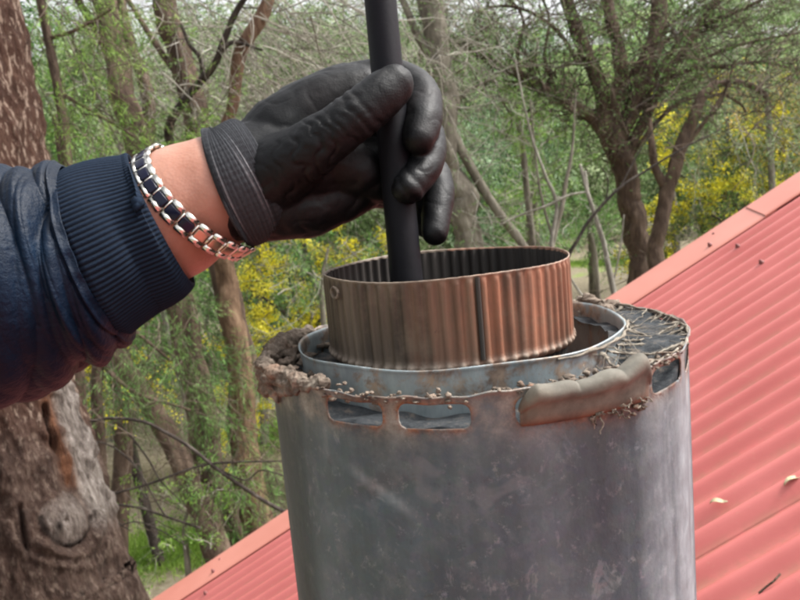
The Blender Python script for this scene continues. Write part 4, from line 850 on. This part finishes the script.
tree('gum_tree', 'second grey brown trunk beside the big twisted tree, curving right over the wattle', 'tree', 'bark_brown', [(716, 84, 4.1), (704, 96, 5.2), (690, 122, 5.9), (677, 156, 6.7), (667, 190, 7.0), (660, 225, 7.4), (656, 260, 7.8), (668, 330, 9)], 12.6,
     limbs=[((716, 84, 3.7), (734, 81, 3.4), (752, 86, 3.0), (764, 95, 2.2), (770, 104, 1.5)), ((668, 190, 5.2), (658, 170, 4.4), (652, 148, 3.7), (650, 120, 2.2)), ((704, 98, 1.8), (722, 94, 1.5), (740, 104, 1.3), (746, 112, 1.1)), ((680, 155, 2.2), (712, 112, 2.2), (726, 88, 1.5), (735, 60, 1.1))],
     twig='twig_brown', tw=[(1, 34, .8, .009, (.3, 0, -.2), .7, 3, 3, -.03, 0, 1)], leaf='leaf_needle', lf=(2, .03, .07, .009, -.4))

# --- bush layers further back: loose shrubs and saplings, each a thing
def shrub(label, x0, x1, y0, y1, d, leaf, nsp, per, lw, spread, group=None, L=1.3, name='shrub', twig='twig_grey', tb=None, base=True, r0=.012, dv=(.1, -.5, 0), lv=2):
    cx = (x0 + x1) / 2
    return tree(name, label, 'shrub', 'bark_grey', [(cx + 3, y0 + (y1 - y0) * .15, 1.2), (cx - 3, (y0 + y1) / 2, 2), (cx, y1, 3)], d, group=group, base=base,
                twig=twig, sprays=[(nsp, x0, x1, y0, y1, d * .9, d * 1.1, L, r0, dv, .6, lv, 4, -.01)], leaf=leaf, lf=(per, spread, lw[0], lw[1], -.1))
MG = 'mid-distance shrubs of the tangled bush'
lab = 'grey-green shrub of the tangled bush behind the trees'
SHL = ['grey-green shrub seen through the paddock gap left of the big twisted tree', 'greyish bush right behind the trunk of the big twisted tree', 'blue-green bush filling the space above the right of the pipe mouth', 'pale bush behind the upper limbs of the big twisted tree', 'greyish bush in the upper right corner above the golden wattle', 'greyish bush directly behind the gloved hand and rod', 'greyish bush behind the dark crooked branch at upper left', 'greyish bush behind the slender trunks left of the bracelet', 'needle-leaved green bush beside the big left trunk, above the sleeve', 'needle-leaved green bush behind the yellow wattle left of the pipe', 'greyish bush behind the gloved fingers and pale trunk', 'green bush behind the leaning trunks, level with the ribbed cuff', 'low green bush just under the sleeve beside the big left trunk', 'green bush between the ochre trunk and the leaning trunk, under the cuff']
for (x0, x1, y0, y1, d, lf_, n_) in [(440, 560, 60, 190, 30, 'leaf_blue', 150), (540, 640, 90, 230, 27, 'leaf_grey', 120), (450, 540, 150, 270, 24, 'leaf_blue', 110), (620, 720, 60, 160, 30, 'leaf_grey', 100), (700, 830, 60, 190, 38, 'leaf_grey', 140),
                                    (300, 450, 40, 180, 26, 'leaf_grey', 150), (180, 320, 30, 180, 27, 'leaf_grey', 150), (60, 200, 40, 190, 25, 'leaf_grey', 140), (-40, 90, 30, 200, 26, 'leaf_needle', 90), (230, 340, 190, 330, 24, 'leaf_needle', 90),
                                    (330, 450, 150, 280, 25, 'leaf_grey', 100), (90, 240, 180, 330, 22, 'leaf_needle', 120), (60, 160, 270, 380, 18, 'leaf_needle', 90), (150, 270, 260, 390, 19, 'leaf_needle', 90)]:
    shrub(SHL.pop(0), x0, x1, y0, y1, d, lf_, int(n_ * 1.3), 28, (.20, .055) if d > 22 else (.13, .026), .16 if d > 22 else .09, MG)
shrub('lime green young tree with a loose crown above the flue pipe', 492, 552, 98, 150, 14.5, 'leaf_fresh', 34, 34, (.07, .010), .05, L=.5)
shrub('low green bushes in the grass behind the flue rim', 560, 625, 200, 255, 17, 'leaf_needle', 50, 26, (.09, .014), .06, L=.6)
shrub('fresh green bush behind the right half of the pipe mouth', 500, 560, 180, 262, 18, 'leaf_fresh', 60, 22, (.09, .014), .08, L=.8)
shrub('low weedy bush on the grass at the roof corner, lower left', 140, 235, 490, 560, 8.6, 'leaf_fresh', 46, 16, (.05, .012), .03, L=.4, r0=.004)
shrub('tall thicket of grey twigs at the upper left behind the slender trunks', 90, 420, -20, 160, 17, 'leaf_grey', 130, 14, (.11, .02), .05, L=2.4, r0=.015, dv=(.75, .5, 0), lv=3)
shrub('grey-twigged thicket in front of the far paddock, right of the glove', 430, 640, 10, 200, 19, 'leaf_fresh', 46, 12, (.10, .02), .06, L=1.6, r0=.013, dv=(.3, -.6, 0), lv=3)
shrub('tangle of bare grey twigs at the upper right', 690, 850, 10, 150, 17, 'leaf_grey', 90, 7, (.11, .02), .06, L=1.6, r0=.013, dv=(.8, -.2, 0), lv=3)
shrub('sloping grey twiggy bush between the glove and the yellow wattle', 250, 400, 235, 330, 10.5, 'leaf_needle', 45, 12, (.07, .007), .03, L=1.0, r0=.007, dv=(.8, .35, 0), lv=3)

# --- far wooded hillside: one mass
def wood(name, n_, xr, yr, skip, leaf, lvs, size, hh, seed, label):
    rg = np.random.default_rng(seed); mb = MB(); tm = MB(); c = 0
    while c < n_:
        x = rg.uniform(*xr); y = rg.uniform(*yr); x *= y / 100
        if skip(x, y): continue
        c += 1; z = float(hgt(x, y)); H = rg.uniform(*hh); Wd = H * rg.uniform(.32, .5); m = int(lvs * rg.uniform(.7, 1.3)); nb = 9
        bc_ = rg.normal(0, 1, (nb, 3)); bc_ /= np.linalg.norm(bc_, axis=1)[:, None]; bc_ = bc_ * rg.uniform(.3, .9, (nb, 1)) * np.array([Wd, Wd, H * .36]) + np.array([x, y, z + H * .58]); tn = rg.normal(.5, .2)
        k_ = rg.integers(0, nb, m); C = bc_[k_] + rg.normal(0, 1, (m, 3)) * np.array([Wd, Wd, H * .3]) * .28; tt = np.clip(tn + (k_ % 3 - 1) * .12 + rg.normal(0, .12, m), 0, 1)
        leaves(mb, C, rg.normal(0, 1, (m, 3)), size, size * .55, tt, .3)
        tp = np.array([[x, y, z - .3], [x + rg.normal(0, .3), y, z + H * .4], [x + rg.normal(0, .6), y, z + H * .85]]); tm.add(*tube(tp, [H * .018, H * .014, H * .006], 5, False), A=.6)
    o = mb.build(name, M[leaf], smoothf=False); tag(o, label, 'woodland', kind='stuff'); return o, tm
pad = lambda x, y: (95 < y < 190 and -.02 < (x / y) < .30 and y > 100)
o, tm1 = wood('far_woodland', 150, (-75, 75), (70, 150), lambda x, y: (y > 95 and .04 < x / y < .30), 'leaf_blue', 620, .62, (6, 11), 3, 'blue-green wooded hillside across the valley')
o, tm2 = wood('far_woodland', 110, (-75, 75), (44, 68), lambda x, y: False, 'leaf_grey', 1500, .34, (4, 7.5), 4, 'grey-green scrub along the valley floor behind the trees')
o, tm3 = wood('far_woodland', 120, (-72, 72), (165, 230), lambda x, y: (.04 < x / y < .28 and y < 205), 'leaf_grey', 420, 1.0, (8, 13), 5, 'dull green treeline on the crest of the far hill')
for i, tm_ in enumerate((tm1, tm2, tm3)):
    tag(tm_.build('far_trunks', M['twig_grey']), 'thin pale trunks standing in the far woodland', 'woodland', kind='stuff')

# --- grass
def grass(name, mat_, blobs, ln, label):
    mb = MB()
    for (px_, py_, rx, ry, n_) in blobs:
        d = at(px_, py_, 1) - CAM; t = -CAM[2] / d[2]; c = CAM + d * t
        a = RNG.uniform(0, 2 * math.pi, n_); q_ = np.abs(RNG.normal(0, .5, n_)); X_ = c[0] + np.cos(a) * q_ * rx; Y_ = c[1] + np.sin(a) * q_ * ry; C = np.stack([X_, Y_, hgt(X_, Y_) - .01], -1)
        leaves(mb, C, np.tile([0, 0, 1.], (n_, 1)), ln * RNG.uniform(.7, 1.2), ln * .13, np.clip(RNG.normal(.5, .2, n_) + .25 * np.sin(X_ * 3) * np.sin(Y_ * 2), 0, 1), .45)
    tag(mb.build(name, M[mat_], smoothf=False), label, 'grass', kind='stuff')
grass('green_grass', 'grass_green', [(165, 558, 1.5, .8, 26000), (275, 430, 1.4, 1.8, 12000), (600, 262, 5, 2.2, 26000)], .11, 'lush green grass tufts in patches under the trees')
grass('dry_grass', 'grass_dry', [(150, 480, 3.5, 2.4, 22000), (250, 490, 2.5, 2.2, 9000), (280, 450, 3, 3, 9000)], .07, 'short dry straw grass and litter on the ground')

# fine crumbly relief on the mud
for o in ROUGH:
    me = bake(o)
    co = np.empty(len(me.vertices) * 3, np.float32); me.vertices.foreach_get('co', co); co = co.reshape(-1, 3).astype(float); nr = np.empty(len(me.vertices) * 3, np.float32); me.vertices.foreach_get('normal', nr); nr = nr.reshape(-1, 3)
    dz = .75 * np.array([.0016 * mnoise.fractal(Vector(p) * 260, .7, 2.2, 4) - .0022 * max(0, mnoise.noise(Vector(p) * 420)) + .0022 * mnoise.noise(Vector(p) * 110) for p in co])
    co += nr * dz[:, None]; me.vertices.foreach_set('co', co.astype(np.float32).ravel()); me.update()
